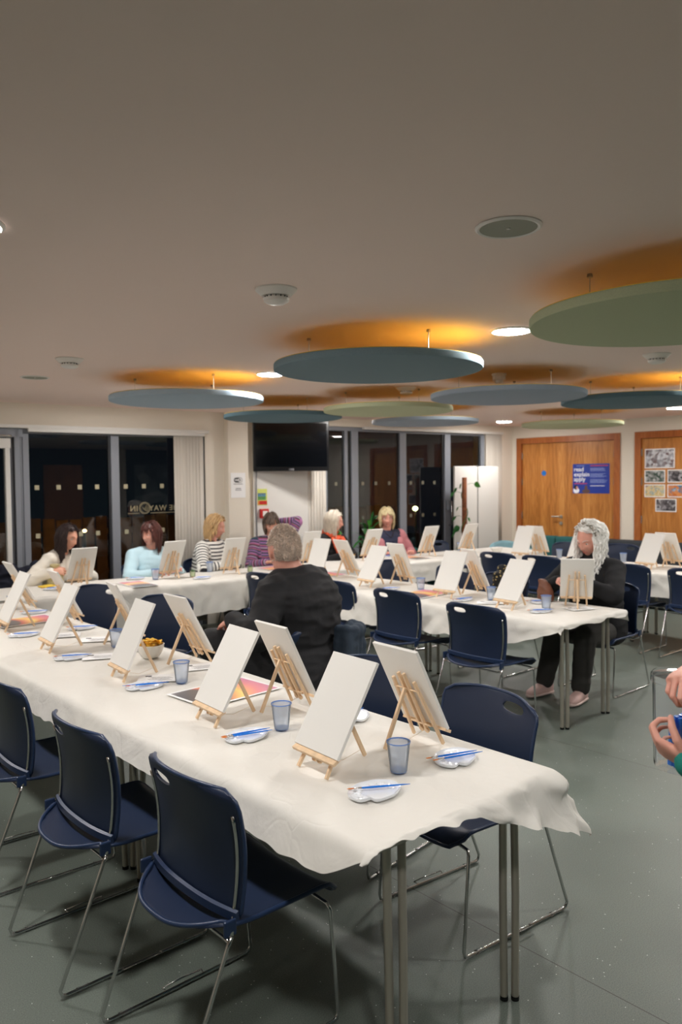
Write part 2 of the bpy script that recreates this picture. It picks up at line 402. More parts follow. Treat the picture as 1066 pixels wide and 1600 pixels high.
# ------------------------------------------------------------------ room shell
X0, X1, Y0 = -3.0, 10.2, -3.0
struct('floor', MB().b2((X0-.2, Y0-.2, -.1), (X1+.3, 8.75, 0)), M['floor'])
struct('ceiling', MB().b2((X0-.2, Y0-.2, CEIL), (X1+.3, 8.75, CEIL+.15)), M['ceiling'])
struct('wall_near', MB().b2((X0, Y0-.2, 0), (X1+.2, Y0, CEIL)), M['teal_wall'])
struct('wall_left', MB().b2((X0-.2, Y0-.2, 0), (X0, 8.7, CEIL)), M['cream'])
# right wall with the two oak door openings
D1a, D1b, DT = 5.61, 7.35, 2.30
D2a, D2b = 3.55, 5.39
wr = MB()
for a, b in ((Y0, D2a), (D2b, D1a), (D1b, 7.6)): wr.b2((X1, a, 0), (X1+.2, b, CEIL))
for a, b in ((D2a, D2b), (D1a, D1b)): wr.b2((X1, a, DT), (X1+.2, b, CEIL))
struct('wall_right', wr, M['cream'])
struct('baseboard_right', MB().b2((X1-.015, D2b, 0), (X1, D1a, .1)).b2((X1-.015, Y0, 0), (X1, D2a, .1)), M['dark_fabric'])
# window wall: local x runs along the wall, +y is outside
WO = (3.5, 8.0, 0); WR = -math.atan(.085)
def wl(s, y, z):
    c, n = math.cos(WR), math.sin(WR)
    return (WO[0]+s*c-y*n, WO[1]+s*n+y*c, z)
H1, H2 = 2.235, 2.385
wb = MB()
wb.b2((-6.6, 0, H1), (1.62, .25, CEIL)).b2((1.37, 0, 0), (1.62, .25, H1))
wb.b2((1.62, 0, 0), (3.1, .25, CEIL)).b2((3.1, 0, H2), (6.8, .25, CEIL)).b2((6.10, 0, 0), (6.8, .25, H2)).b2((-6.6, 0, 0), (-1.9, .25, H1))
struct('wall_back', wb, M['cream'], loc=WO, rot=(0, 0, WR))
struct('trim_1', MB().b2((1.62, -.10, 0), (1.89, 0, CEIL)), M['cream'], loc=WO, rot=(0, 0, WR), bevel=.004)       # pier beside the television
struct('trim_2', MB().b2((1.995, -.035, 0), (2.795, 0, 2.36)), M['white_paint'], loc=WO, rot=(0, 0, WR), bevel=.004)  # boxed panel
struct('trim_3', MB().b2((-1.9, -.06, H1), (1.40, 0, H1+.035)), M['white_paint'], loc=WO, rot=(0, 0, WR), bevel=.003)

def win_unit(name, s0, s1, top, bars, depth=.06, y=.03, tw=.05):
    """one glazed unit: frame bars as the frame part, a pane per bay"""
    e = thing(name, '', ''); del e['label']; del e['category']; e['kind'] = 'structure'
    e.location = WO; e.rotation_euler = (0, 0, WR)
    f = MB()
    f.b2((s0, y, top-tw), (s1, y+depth, top)).b2((s0, y, 0), (s1, y+depth, .06))
    for a, b in bars: f.b2((a, y-.01, 0), (b, y+depth, top-tw+.001))
    obj('window_frame', f, M['grey_frame'], e, bevel=.004)
    return e
w1 = win_unit('window_1', -.66, 1.37, H1, [(-.66, -.60), (.255, .345), (1.33, 1.37)])
g = MB().b2((.232, .045, .06), (.256, .085, H1-.05)); obj('gasket', g, M['dark_frame'], w1)
for a, b in ((-.60, .235), (.345, 1.33)): obj('pane', MB().b2((a, .055, .06), (b, .061, H1-.05)), M['glass'], w1)
# manifestation squares stuck on the glass, plus the sign
M['dot'] = mat('frosted_film', srgb(176, 168, 140), .8); M['dot2'] = mat('faint_frosted_film', srgb(120, 116, 100), .8)
def markers(parent, ss, zs, m):
    first = None
    for z in zs:
        for s_ in ss:
            if first is None: first = o = obj('glass_marker', MB().box((0, 0, 0), (.044, .003, .048)), m, parent)
            else: o = first.copy(); COL.objects.link(o)
            o.location = (s_, .052, z)
markers(w1, (-.521, -.301, -.08, .105, .425, .635, .850, 1.07), (1.634, 1.135), M['dot'])
M['film'] = mat('pale_gold_film', srgb(150, 140, 112), .7)
sg = thing('window_sign', 'reversed THE WAY IN lettering with round bird logo on the glass', 'sign', WO, WR)
RX = (PI/2, 0, 0)
yy = .05
text('lettering', 'IN', .085, M['film'], sg, (.560, yy, 1.358), RX, .001, bold=.002, mirror=True, align='LEFT', space=1.1)
text('lettering', 'THE WAY', .085, M['film'], sg, (1.10, yy, 1.358), RX, .001, bold=.001, mirror=True, space=1.12)
rg = MB()
rg.tube([(.640+.062*math.cos(a*PI/24), yy, 1.39+.062*math.sin(a*PI/24)) for a in range(48)], .0045, 6, closed=True)
rg.tube([(.640+.050*math.cos(a*PI/24), yy, 1.39+.050*math.sin(a*PI/24)) for a in range(48)], .0020, 6, closed=True)
obj('logo_ring', rg, M['film'], sg, smooth='all')
bd = MB()
for k in range(3):
    pts = [(.605+.012*k+.06*t, yy, 1.41-.012*k-.045*math.sin(t*PI)+.028*t) for t in [i/8 for i in range(9)]]
    bd.tube(pts, [.002+.009*math.sin(i/8*PI) for i in range(9)], 6, flat=.25)
obj('logo_bird', bd, M['film'], sg, smooth='all')
obj('underline', MB().b2((.445, yy-.001, 1.330), (.575, yy+.001, 1.336)).b2((.705, yy-.001, 1.330), (1.10, yy+.001, 1.336)), M['film'], sg)

# folding entrance frames at the far left (stacked grey stiles, white edge post)
d3 = thing('door_3', '', ''); del d3['label']; del d3['category']; d3['kind'] = 'structure'; d3.location = WO; d3.rotation_euler = (0, 0, WR)
f = MB()
for a, b, y0, y1 in ((-.745, -.69, .0, .07), (-.685, -.66, .03, .1)): f.b2((a, y0, 0), (b, y1, H1))
f.b2((-1.9, .0, H1-.09), (-.66, .08, H1)).b2((-.79, .04, 0), (-.75, .12, H1-.05))
obj('door_frame', f, M['grey_frame'], d3, bevel=.004)
obj('gasket', MB().b2((-.752, .02, 0), (-.744, .05, H1-.09)).b2((-.692, .02, 0), (-.684, .06, H1)), M['dark_frame'], d3)
obj('edge_post', MB().b2((-.845, -.05, 0), (-.80, .02, 2.03)).b2((-1.9, -.05, 2.03), (-.79, .02, 2.13)), M['white_paint'], d3, bevel=.004)
obj('pane', MB().b2((-1.9, .0, .05), (-.845, .006, 2.03)), M['glass'], d3)
obj('closer', MB().b2((-1.1, -.06, 2.14), (-.78, -.02, 2.165)), M['chrome'], d3, bevel=.003)

w2 = win_unit('window_2', 3.10, 6.10, H2, [(3.10, 3.14), (3.428, 3.475), (3.545, 3.654), (4.393, 4.512), (5.262, 5.379), (6.03, 6.10)], tw=.055)
obj('gasket', MB().b2((3.475, .03, .05), (3.49, .09, H2-.05)).b2((4.512, .045, .05), (4.522, .09, H2-.05)).b2((4.37, .045, .05), (4.393, .09, H2-.05)).b2((5.235, .045, .05), (5.262, .09, H2-.05)), M['dark_frame'], w2)
for a, b in ((3.14, 3.43), (3.654, 4.38), (4.52, 5.245), (5.379, 6.03)): obj('pane', MB().b2((a, .055, .05), (b, .061, H2-.055)), M['glass'], w2)
obj('pane', MB().b2((3.489, .05, .05), (3.547, .056, H2-.055)), M['glass'], w2)
obj('door_handle', MB().tube([(5.33, -.0, 1.0), (5.33, -.05, 1.0), (5.33, -.05, 1.35), (5.33, -.0, 1.35)], .011, 10), M['chrome'], w2, smooth='all')
obj('lock_case', MB().b2((5.30, -.02, 1.22), (5.36, .03, 1.36)), M['grey_frame'], w2, bevel=.005)
markers(w2, (3.30, 3.75, 3.98, 4.22, 4.62, 4.85, 5.08, 5.55), (1.63, 1.165), M['dot2'])

# vertical blinds, each a bunch of fabric slats on a head rail
def blind(s0, s1, top, n, label, rail=None, y=-.03, rail_mat='white_paint'):
    t = thing('vertical_blind', label, 'blind', WO, WR)
    for i in range(n):
        c = s0+(s1-s0)*(i+.5)/n; a = R(13+9*math.sin(i*2.1)); hw = (s1-s0)/n*.62
        mb = MB(); k = 6; vs = []
        for zz in (.06, top-.02):
            for j in range(k+1):
                u = (j/k-.5)*2
                vs.append((c+hw*u*math.cos(a), y+hw*u*math.sin(a)*.7+.006*(1-u*u), zz))
        mb.add(vs, [(j, j+1, j+k+2, j+k+1) for j in range(k)])
        o = obj('slat', mb, M['blind'], t, smooth='all'); so = o.modifiers.new('thick', 'SOLIDIFY'); so.thickness = .0015
    if rail: obj('head_rail', MB().b2((rail[0], y-.025, top-.02), (rail[1], y+.025, top+.015)), M[rail_mat], t, bevel=.003)
blind(.965, 1.325, H1-.015, 9, 'pale vertical blind bunched at the right of the left window', (-.62, 1.34), y=-.035)
blind(2.80, 3.075, H2, 6, 'narrow pale vertical blind bunched just right of the television', (2.80, 3.09))
blind(6.08, 6.44, H2-.01, 8, 'pale vertical blind bunched beside the white display boards', (3.7, 6.45))

# oak doors
def door(name, a, b, split, extra=None):
    e = thing(name, '', '', (X1, 0, 0)); del e['label']; del e['category']; e['kind'] = 'structure'
    f = MB().b2((-.02, a, 0), (.14, a+.09, DT)).b2((-.02, b-.09, 0), (.14, b, DT)).b2((-.02, a+.09, DT-.09), (.14, b-.09, DT))
    obj('door_frame', f, M['oak_frame'], e, bevel=.004)
    for p, q in ((a+.093, split-.002), (split+.002, b-.093)):
        l = obj('door_leaf', MB().b2((.012, p, .008), (.056, q, DT-.094)), M['oak'], e, bevel=.002)
        side = p if abs(p-a) < .2 else q
        for zz in (.3, 1.1, 1.62, 2.02):
            obj('hinge', MB().b2((.0, side-.012, zz-.05), (.013, side+.012, zz+.05)).tube([(.002, side, zz-.05), (.002, side, zz+.05)], .007, 8), M['chrome'], l)
    return e
d1 = door('door_1', D1a, D1b, 6.462)
h = MB().lathe([(.0, 0), (.026, 0), (.026, .008), (0, .008)], (.004, 6.56, 1.10), 20, (-1, 0, 0)).lathe([(.0, 0), (.026, 0), (.026, .008), (0, .008)], (.004, 6.56, 1.00), 20, (-1, 0, 0))
h.tube([(.0, 6.56, 1.10), (-.045, 6.56, 1.10), (-.052, 6.575, 1.10), (-.052, 6.69, 1.10)], .010, 10)
h.tube([(.0, 6.56, 1.00), (-.02, 6.56, 1.0)], .012, 10)
obj('door_handle', h, M['steel'], d1, smooth=50)
d2 = door('door_2', D2a, D2b, 4.47)
tag(obj('door_disc', MB().disc((X1+.0095, 6.866, 1.752), .04, .004, 32, (-1, 0, 0)), mat('blue_sign_disc', srgb(30, 110, 190), .4)), 'small round blue fire door disc on the left oak leaf', 'sign')

# outside: ground, timber fence, two garden lamps
struct('ground_outside', MB().b2((-6, 8.76, -.12), (18, 20, -.02)).b2((10.55, 6.9, -.12), (18, 8.76, -.02)), mat('dark_paving', srgb(60, 58, 54), .8, var=(3, .3)))
fn = MB()
for i in range(70): fn.b2((-3+i*.2, 11.2, 0), (-3+i*.2+.17, 11.23, 1.15+.02*math.sin(i*1.3)))
fn.b2((-3, 11.23, .3), (11, 11.27, .38)).b2((-3, 11.23, .9), (11, 11.27, .98))
tag(obj('garden_fence', fn, mat('brown_fence_boards', srgb(120, 78, 48), .8, var=(6, .3))), 'brown board fence outside behind the left window', 'fence')
def lamp(x, y, z, r, st, col, label):
    t = thing('garden_lamp', label, 'lamp', (x, y, 0))
    obj('post', MB().tube([(0, 0, 0), (0, 0, z-r)], .02, 10), M['dark_frame'], t)
    obj('lamp_globe', MB().ell((0, 0, z), (r, r, r*.8)), mat('glowing_globe', (1, .9, .7, 1), .5, emis=(col, st)), t, smooth='all')
lamp(4.66, 9.9, 1.05, .055, 60, (1, .78, .4, 1), 'bright warm garden lamp seen through the left window')
lamp(4.30, 10.0, 1.04, .025, 30, (1, .7, .3, 1), 'small warm garden lamp outside, left of the brighter one')
lamp(9.95, 9.3, 1.17, .045, 60, (.9, 1, .45, 1), 'yellow green garden lamp seen between the far window bars')

# mural panels and a column on the wall behind the camera, seen only as dim reflections in the glass
mur = picture_mat('mural_print', [srgb(20, 60, 70), srgb(40, 90, 96), srgb(120, 140, 146), srgb(200, 205, 205)], 3)
tag(obj('mural', MB().b2((7.4, Y0+.001, 1.0), (8.8, Y0+.02, 2.1)), mur), 'pale teal mural panel, dim reflection in the left window glass', 'mural')
struct('trim_4', MB().b2((6.75, Y0, 0), (7.15, Y0+.12, CEIL)), M['cream'])
struct('door_4', MB().b2((5.2, Y0, 0), (6.1, Y0+.05, 2.1)), M['oak'])

# ------------------------------------------------------------------ ceiling fittings
M['diffuser'] = mat('lit_diffuser', (1, 1, 1, 1), .5, emis=((1.0, .96, .922, 1), LAMP_STRENGTH))
def ceiling_light(x, y):
    t = thing('ceiling_light', 'round white LED downlight in the ceiling', 'ceiling light', (x, y, CEIL), 0)
    obj('trim_ring', MB().lathe([(.100, -.001), (.118, -.001), (.118, -.006), (.108, -.012), (.100, -.010)], n=48, closed=True), M['plastic_white'], t, smooth=40)
    obj('diffuser', MB().lathe([(0, -.016), (.06, -.0155), (.09, -.013), (.101, -.008), (.101, -.002), (0, -.002)], n=48), M['diffuser'], t, smooth=50)
    return t
cl0 = ceiling_light(*LAMPS[0])
LL = {(3.53, 2.58): 'bright downlight beside the big sage ceiling disc', (3.53, 4.77): 'downlight half hidden by the nearest blue ceiling disc',
      (9.1, 6.78): 'distant downlight beside the thin sage disc near the doors'}
cl0['group'] = 'downlights hidden or out of view'
for p in LAMPS[1:]:
    dup(cl0, (p[0], p[1], CEIL), 0, LL.get(p, 'round white LED downlight in the ceiling'), None if p in LL else 'downlights hidden or out of view')

def acoustic_disc(x, y, m, label, z=2.31, ang=0):
    t = thing('acoustic_disc', label, 'ceiling panel', (x, y, z), ang)
    obj('felt_panel', MB().lathe([(0, 0), (.585, 0), (.597, .003), (.6, .009), (.6, .036), (.597, .040), (0, .040)], n=96), m, t, smooth=35)
    obj('backing', MB().lathe([(0, .0402), (.594, .0402), (.594, .044), (0, .044)], n=96), M['felt_orange'], t, smooth=35, label='orange upper face')
    for k in range(3):
        a = ang+k*2*PI/3+.5; px, py = .40*math.cos(a), .40*math.sin(a)
        hb = MB().tube([(px, py, .044), (px, py, CEIL-z-.0)], .0022, 6).lathe([(0, 0), (.008, 0), (.008, .02), (0, .02)], (px, py, .044), 12).lathe([(0, 0), (.012, 0), (.010, .014), (0, .014)], (px, py, CEIL-z-.014), 12)
        obj('hanger', hb, M['steel'], t)
    return t
for a in [(3.15, 1.47, M['felt_green'], 'large sage green ceiling disc cut off by right frame edge'),
          (3.17, 3.25, M['felt_blue'], 'biggest blue grey ceiling disc hanging in the middle'),
          (3.21, 5.45, M['felt_light'], 'light blue ceiling disc hanging over the front table far end'),
          (5.06, 3.735, M['felt_grey'], 'grey blue ceiling disc just behind the heat detector'),
          (5.17, 5.17, M['felt_green'], 'pale sage ceiling disc in the centre of the far ceiling'),
          (4.86, 6.37, M['felt_teal'], 'dark teal ceiling disc in front of the television'),
          (6.60, 6.01, M['felt_grey'], 'small looking grey blue disc in front of the far windows'),
          (6.28, 3.33, M['felt_teal'], 'dark blue teal ceiling disc at the far right'),
          (8.46, 5.29, M['felt_green'], 'thin looking sage disc in front of the oak doors')]:
    acoustic_disc(*a)

def smoke(x, y, label):
    t = thing('smoke_detector', label, 'smoke detector', (x, y, CEIL))
    obj('base', MB().lathe([(0, 0), (.088, 0), (.088, -.006), (.062, -.030), (0, -.030)], n=40), M['plastic_white'], t, smooth=30)
    obj('sensor_head', MB().lathe([(0, -.030), (.045, -.030), (.045, -.040), (.056, -.040), (.053, -.052), (.035, -.062), (0, -.064)], n=40), M['plastic_white'], t, smooth=30)
    v = MB()
    for k in range(14):
        a = 2*PI*k/14; v.box((.046*math.cos(a), .046*math.sin(a), -.0355), (.006, .003, .009), Matrix.Rotation(a, 3, 'Z'))
    obj('vent', v, M['black'], t)
    return t
smoke(1.998, 2.656, 'white smoke detector in the middle of the ceiling, nearest the camera')
smoke(2.073, 4.992, 'white smoke detector on the ceiling over the left window side')
smoke(4.978, 2.485, 'white smoke detector half hidden under the big sage disc')
smoke(5.02, 4.791, 'white smoke detector mostly hidden behind the biggest blue disc')
t = thing('heat_detector', 'small white detector with clear cage on the far ceiling', 'smoke detector', (4.93, 3.719, CEIL))
obj('base', MB().lathe([(0, 0), (.056, 0), (.056, -.012), (.05, -.018), (0, -.018)], n=32), M['plastic_white'], t, smooth=30)
obj('sensor_head', MB().lathe([(0, -.018), (.045, -.018), (.045, -.045), (.03, -.05), (.028, -.07), (0, -.074)], n=32), M['plastic_white'], t, smooth=30)
cg = MB()
for k in range(8):
    a = 2*PI*k/8; cg.tube([(.048*math.cos(a), .048*math.sin(a), -.018), (.048*math.cos(a), .048*math.sin(a), -.05), (.02*math.cos(a), .02*math.sin(a), -.078)], .002, 6)
obj('cage', cg, M['plastic_white'], t)
def speaker(x, y, label, rr=.106):
    t = thing('ceiling_speaker', label, 'speaker', (x, y, CEIL))
    obj('rim', MB().lathe([(rr*.86, -.002), (rr, -.001), (rr, -.004), (rr*.93, -.009), (rr*.86, -.007)], n=56, closed=True), M['plastic_white'], t, smooth=40)
    obj('grille', MB().lathe([(0, -.0062), (rr*.86, -.0062), (rr*.86, -.001), (0, -.001)], n=56), M['grille'], t)
    obj('badge', MB().disc((0, 0, -.0072), .007, .002, 16), M['plastic_white'], t)
speaker(2.08, 1.532, 'round ceiling speaker with white rim at upper right')
speaker(2.225, 6.017, 'flat round ceiling speaker at the far left of the ceiling')
# ------------------------------------------------------------------ people
def skin(name, c): return mat(name, c, .5, sss=.12, var=(30, .05))
SK = {'fair': skin('fair_skin', srgb(222, 168, 146)), 'pink': skin('pink_skin', srgb(220, 160, 142)), 'warm': skin('warm_skin', srgb(214, 158, 134))}
M['eye_white'] = mat('eye_white', srgb(225, 220, 215), .2)
M['iris'] = mat('dark_iris', srgb(50, 38, 32), .2)
M['lip'] = mat('lips', srgb(178, 96, 90), .45)
def hair_mat(name, c, v=.3):
    return mat(name, c, .45, var=(60, v), bump=(120, .3, .003), stretch=(1, 1, .25))

def rotm(yaw=0, pitch=0, roll=0):
    """yaw about Z (+ left), pitch + looks down, roll + tilts to own right"""
    return Matrix.Rotation(yaw, 3, 'Z') @ Matrix.Rotation(-pitch, 3, 'X') @ Matrix.Rotation(roll, 3, 'Y')
def head_y(X, Z, fem=0):
    """surface depth of the face at (X,Z)"""
    hz = max(-1, min(1, Z/.118)); wx = .076*(1-.26*max(0, -hz)**1.3); s = 1-(X/wx)**2-hz*hz
    y = .096*math.sqrt(max(s, .0))
    g = lambda a, b, c, d: math.exp(-((X-a)/c)**2-((Z-b)/d)**2)
    g2 = lambda a, b, c, d: math.exp(-((abs(X)-a)/c)**2-((Z-b)/d)**2)
    y += .026*g(0, -.036, .0105, .013)+.012*g(0, -.012, .008, .022)+.006*g2(.012, -.040, .007, .007)
    y -= .010*g2(.031, .000, .016, .011); y += .005*math.exp(-((Z-.022)/.009)**2)*math.exp(-(X/.05)**2)
    y += .007*g(0, -.068, .024, .013)+.013*g(0, -.100, .024, .016)+.005*g2(.042, -.028, .018, .02)
    y -= .004*g(0, -.084, .022, .006)
    return y
def head_mesh(mb, M4, nose=1.0):
    n, m = 56, 44; vs = []
    for i in range(m+1):
        a = PI*i/m; dz = math.cos(a)
        for j in range(n):
            q = 2*PI*j/n; dx = math.sin(a)*math.cos(q); dy = math.sin(a)*math.sin(q)
            wx = .076*(1-.26*max(0, -dz)**1.3); X = wx*dx; Z = .118*dz
            if dy >= 0:
                base = .096*dy; extra = head_y(X, Z)-.096*math.sqrt(max(0, 1-(X/wx)**2-dz*dz)) if dy > .02 else 0
                Y = base+extra*min(1, dy*3.2)
            else:
                Y = .100*dy*(1-.30*max(0, -dz)**1.0)
                if dz < -.5: Y *= 1-.5*(-dz-.5)
            vs.append(M4 @ Vector((X, Y, Z)))
    fs = [(i*n+j, (i+1)*n+j, (i+1)*n+(j+1) % n, i*n+(j+1) % n) for i in range(m) for j in range(n)]
    mb.add(vs, fs)
    R3 = M4.to_3x3()
    for s in (-1, 1): mb.ell(M4 @ Vector((.077*s, -.010, -.008)), (.010, .019, .031), 12, 10, R3 @ Matrix.Rotation(.25*s, 3, 'Z'))
def hand_mesh(mb, wrist, d, nrm, side, curl=.5, spread=.10, k=1.0, thumb=.6):
    """wrist position, finger direction d, back-of-hand normal, side=+1 when the thumb is on the +X of (d x n)"""
    d = Vector(d).normalized(); nrm = Vector(nrm); nrm = (nrm-d*nrm.dot(d)).normalized(); x = d.cross(nrm)*side
    F = Matrix((x, d, nrm)).transposed(); w = Vector(wrist)
    T = lambda p: w+F @ (Vector(p)*k)
    mb.loft([(T((0, -.03, 0)), F @ Vector((.024*k, 0, 0)), F @ Vector((0, 0, .018*k))), (T((0, .0, 0)), F @ Vector((.027*k, 0, 0)), F @ Vector((0, 0, .016*k))),
             (T((.002, .035, 0)), F @ Vector((.037*k, 0, 0)), F @ Vector((0, 0, .016*k))), (T((0, .07, 0)), F @ Vector((.041*k, 0, 0)), F @ Vector((0, 0, .0135*k))),
             (T((-.001, .090, -.001)), F @ Vector((.037*k, 0, 0)), F @ Vector((0, 0, .010*k)))], 16, 2.4)
    for i, (bx, by, L1) in enumerate([(.031, .084, .040), (.0105, .089, .045), (-.0105, .087, .041), (-.030, .078, .032)]):
        a = 0; p = Vector((bx, by, 0)); sp = (bx/.03)*spread; r0 = .0092-.0007*i
        for sidx, (ln, da) in enumerate(((L1, curl*.75), (L1*.62, curl*1.1), (L1*.48, curl*.8))):
            a += da; dr = Vector((math.sin(sp)*math.cos(a), math.cos(sp)*math.cos(a), -math.sin(a)))
            q = p+dr*ln; mb.cap(T(p), T(q), (r0-sidx*.0008)*k, (r0-(sidx+1)*.0009)*k, 10); p = q
    p = Vector((.022, .012, -.004)); ang = thumb
    for ln, r1, r2, a2, dn in ((.042, .014, .0115, ang, .25), (.032, .0112, .0100, ang*.6, .35+.3*curl), (.026, .0100, .0078, ang*.25, .45+.5*curl)):
        dr = Vector((math.sin(a2)*math.cos(dn), math.cos(a2)*math.cos(dn), -math.sin(dn))); q = p+dr*ln
        mb.cap(T(p), T(q), r1*k, r2*k, 10); p = q
def ik(S, T_, a, b, pole):
    S = Vector(S); T_ = Vector(T_); v = T_-S; d = v.length
    if d > (a+b)*.995: T_ = S+v.normalized()*(a+b)*.995; v = T_-S; d = v.length
    v.normalize(); x = (a*a-b*b+d*d)/(2*d); h_ = math.sqrt(max(0, a*a-x*x)); p = Vector(pole)-v*Vector(pole).dot(v); p.normalize()
    return S+v*x+p*h_, T_

def set_band(me, segs, scale):
    """store a per-vertex stripe coordinate that follows torso and sleeves"""
    co = np.empty(len(me.vertices)*3); me.vertices.foreach_get('co', co); co = co.reshape(-1, 3)
    best = np.full(len(co), 1e9); val = np.zeros(len(co))
    for (a, b, r, off) in segs:
        a = np.array(a); b = np.array(b); d = b-a; L_ = np.linalg.norm(d); t = np.clip(((co-a)@d)/L_**2, -.2, 1.2)
        dist = np.linalg.norm(co-(a+t[:, None]*d), axis=1)-r; k = dist < best
        best[k] = dist[k]; val[k] = (off+t*L_)[k]
    at = me.attributes.new('band', 'FLOAT', 'POINT'); at.data.foreach_set('value', (val*scale).astype(np.float32))
def stripe_mat(name, stops, rough=.85, wob=0):
    """knit with horizontal stripes: stops = [(width share, colour)...] repeating each 1.0 of band"""
    m = mat(name, stops[0][1], rough, bump=(300, .3, .002)); nt = m.node_tree; N = nt.nodes; L = nt.links; b = N['Principled BSDF']
    at = N.new('ShaderNodeAttribute'); at.attribute_name = 'band'
    fr = N.new('ShaderNodeMath'); fr.operation = 'FRACT'; L.new(at.outputs['Fac'], fr.inputs[0])
    cr = N.new('ShaderNodeValToRGB'); cr.color_ramp.interpolation = 'CONSTANT'; e = cr.color_ramp.elements
    while len(e) > 1: e.remove(e[-1])
    p = 0; tot = sum(s[0] for s in stops); e[0].position = 0; e[0].color = stops[0][1]
    for i, (w_, c) in enumerate(stops):
        if i: x = e.new(p/tot); x.color = c
        p += w_
    L.new(fr.outputs[0], cr.inputs[0]); L.new(cr.outputs[0], b.inputs['Base Color']); return m
def wrinkle(me, amp, sc=9, seed=0):
    nv = len(me.vertices); co = np.empty(nv*3); me.vertices.foreach_get('co', co); co = co.reshape(-1, 3)
    no = np.empty(nv*3); me.vertex_normals.foreach_get('vector', no); no = no.reshape(-1, 3); d = np.empty(nv)
    for i, p in enumerate(co):
        q = noise.noise((p[0]*sc*.6+seed, p[1]*sc*.6, p[2]*sc*1.6))
        d[i] = amp*((1-abs(q)*2.4)*.8+.4*noise.noise((p[0]*sc*1.3+seed, p[1]*sc*1.3+4, p[2]*sc*3.2)))
    me.vertices.foreach_set('co', (co+no*d[:, None]).ravel()); me.update()

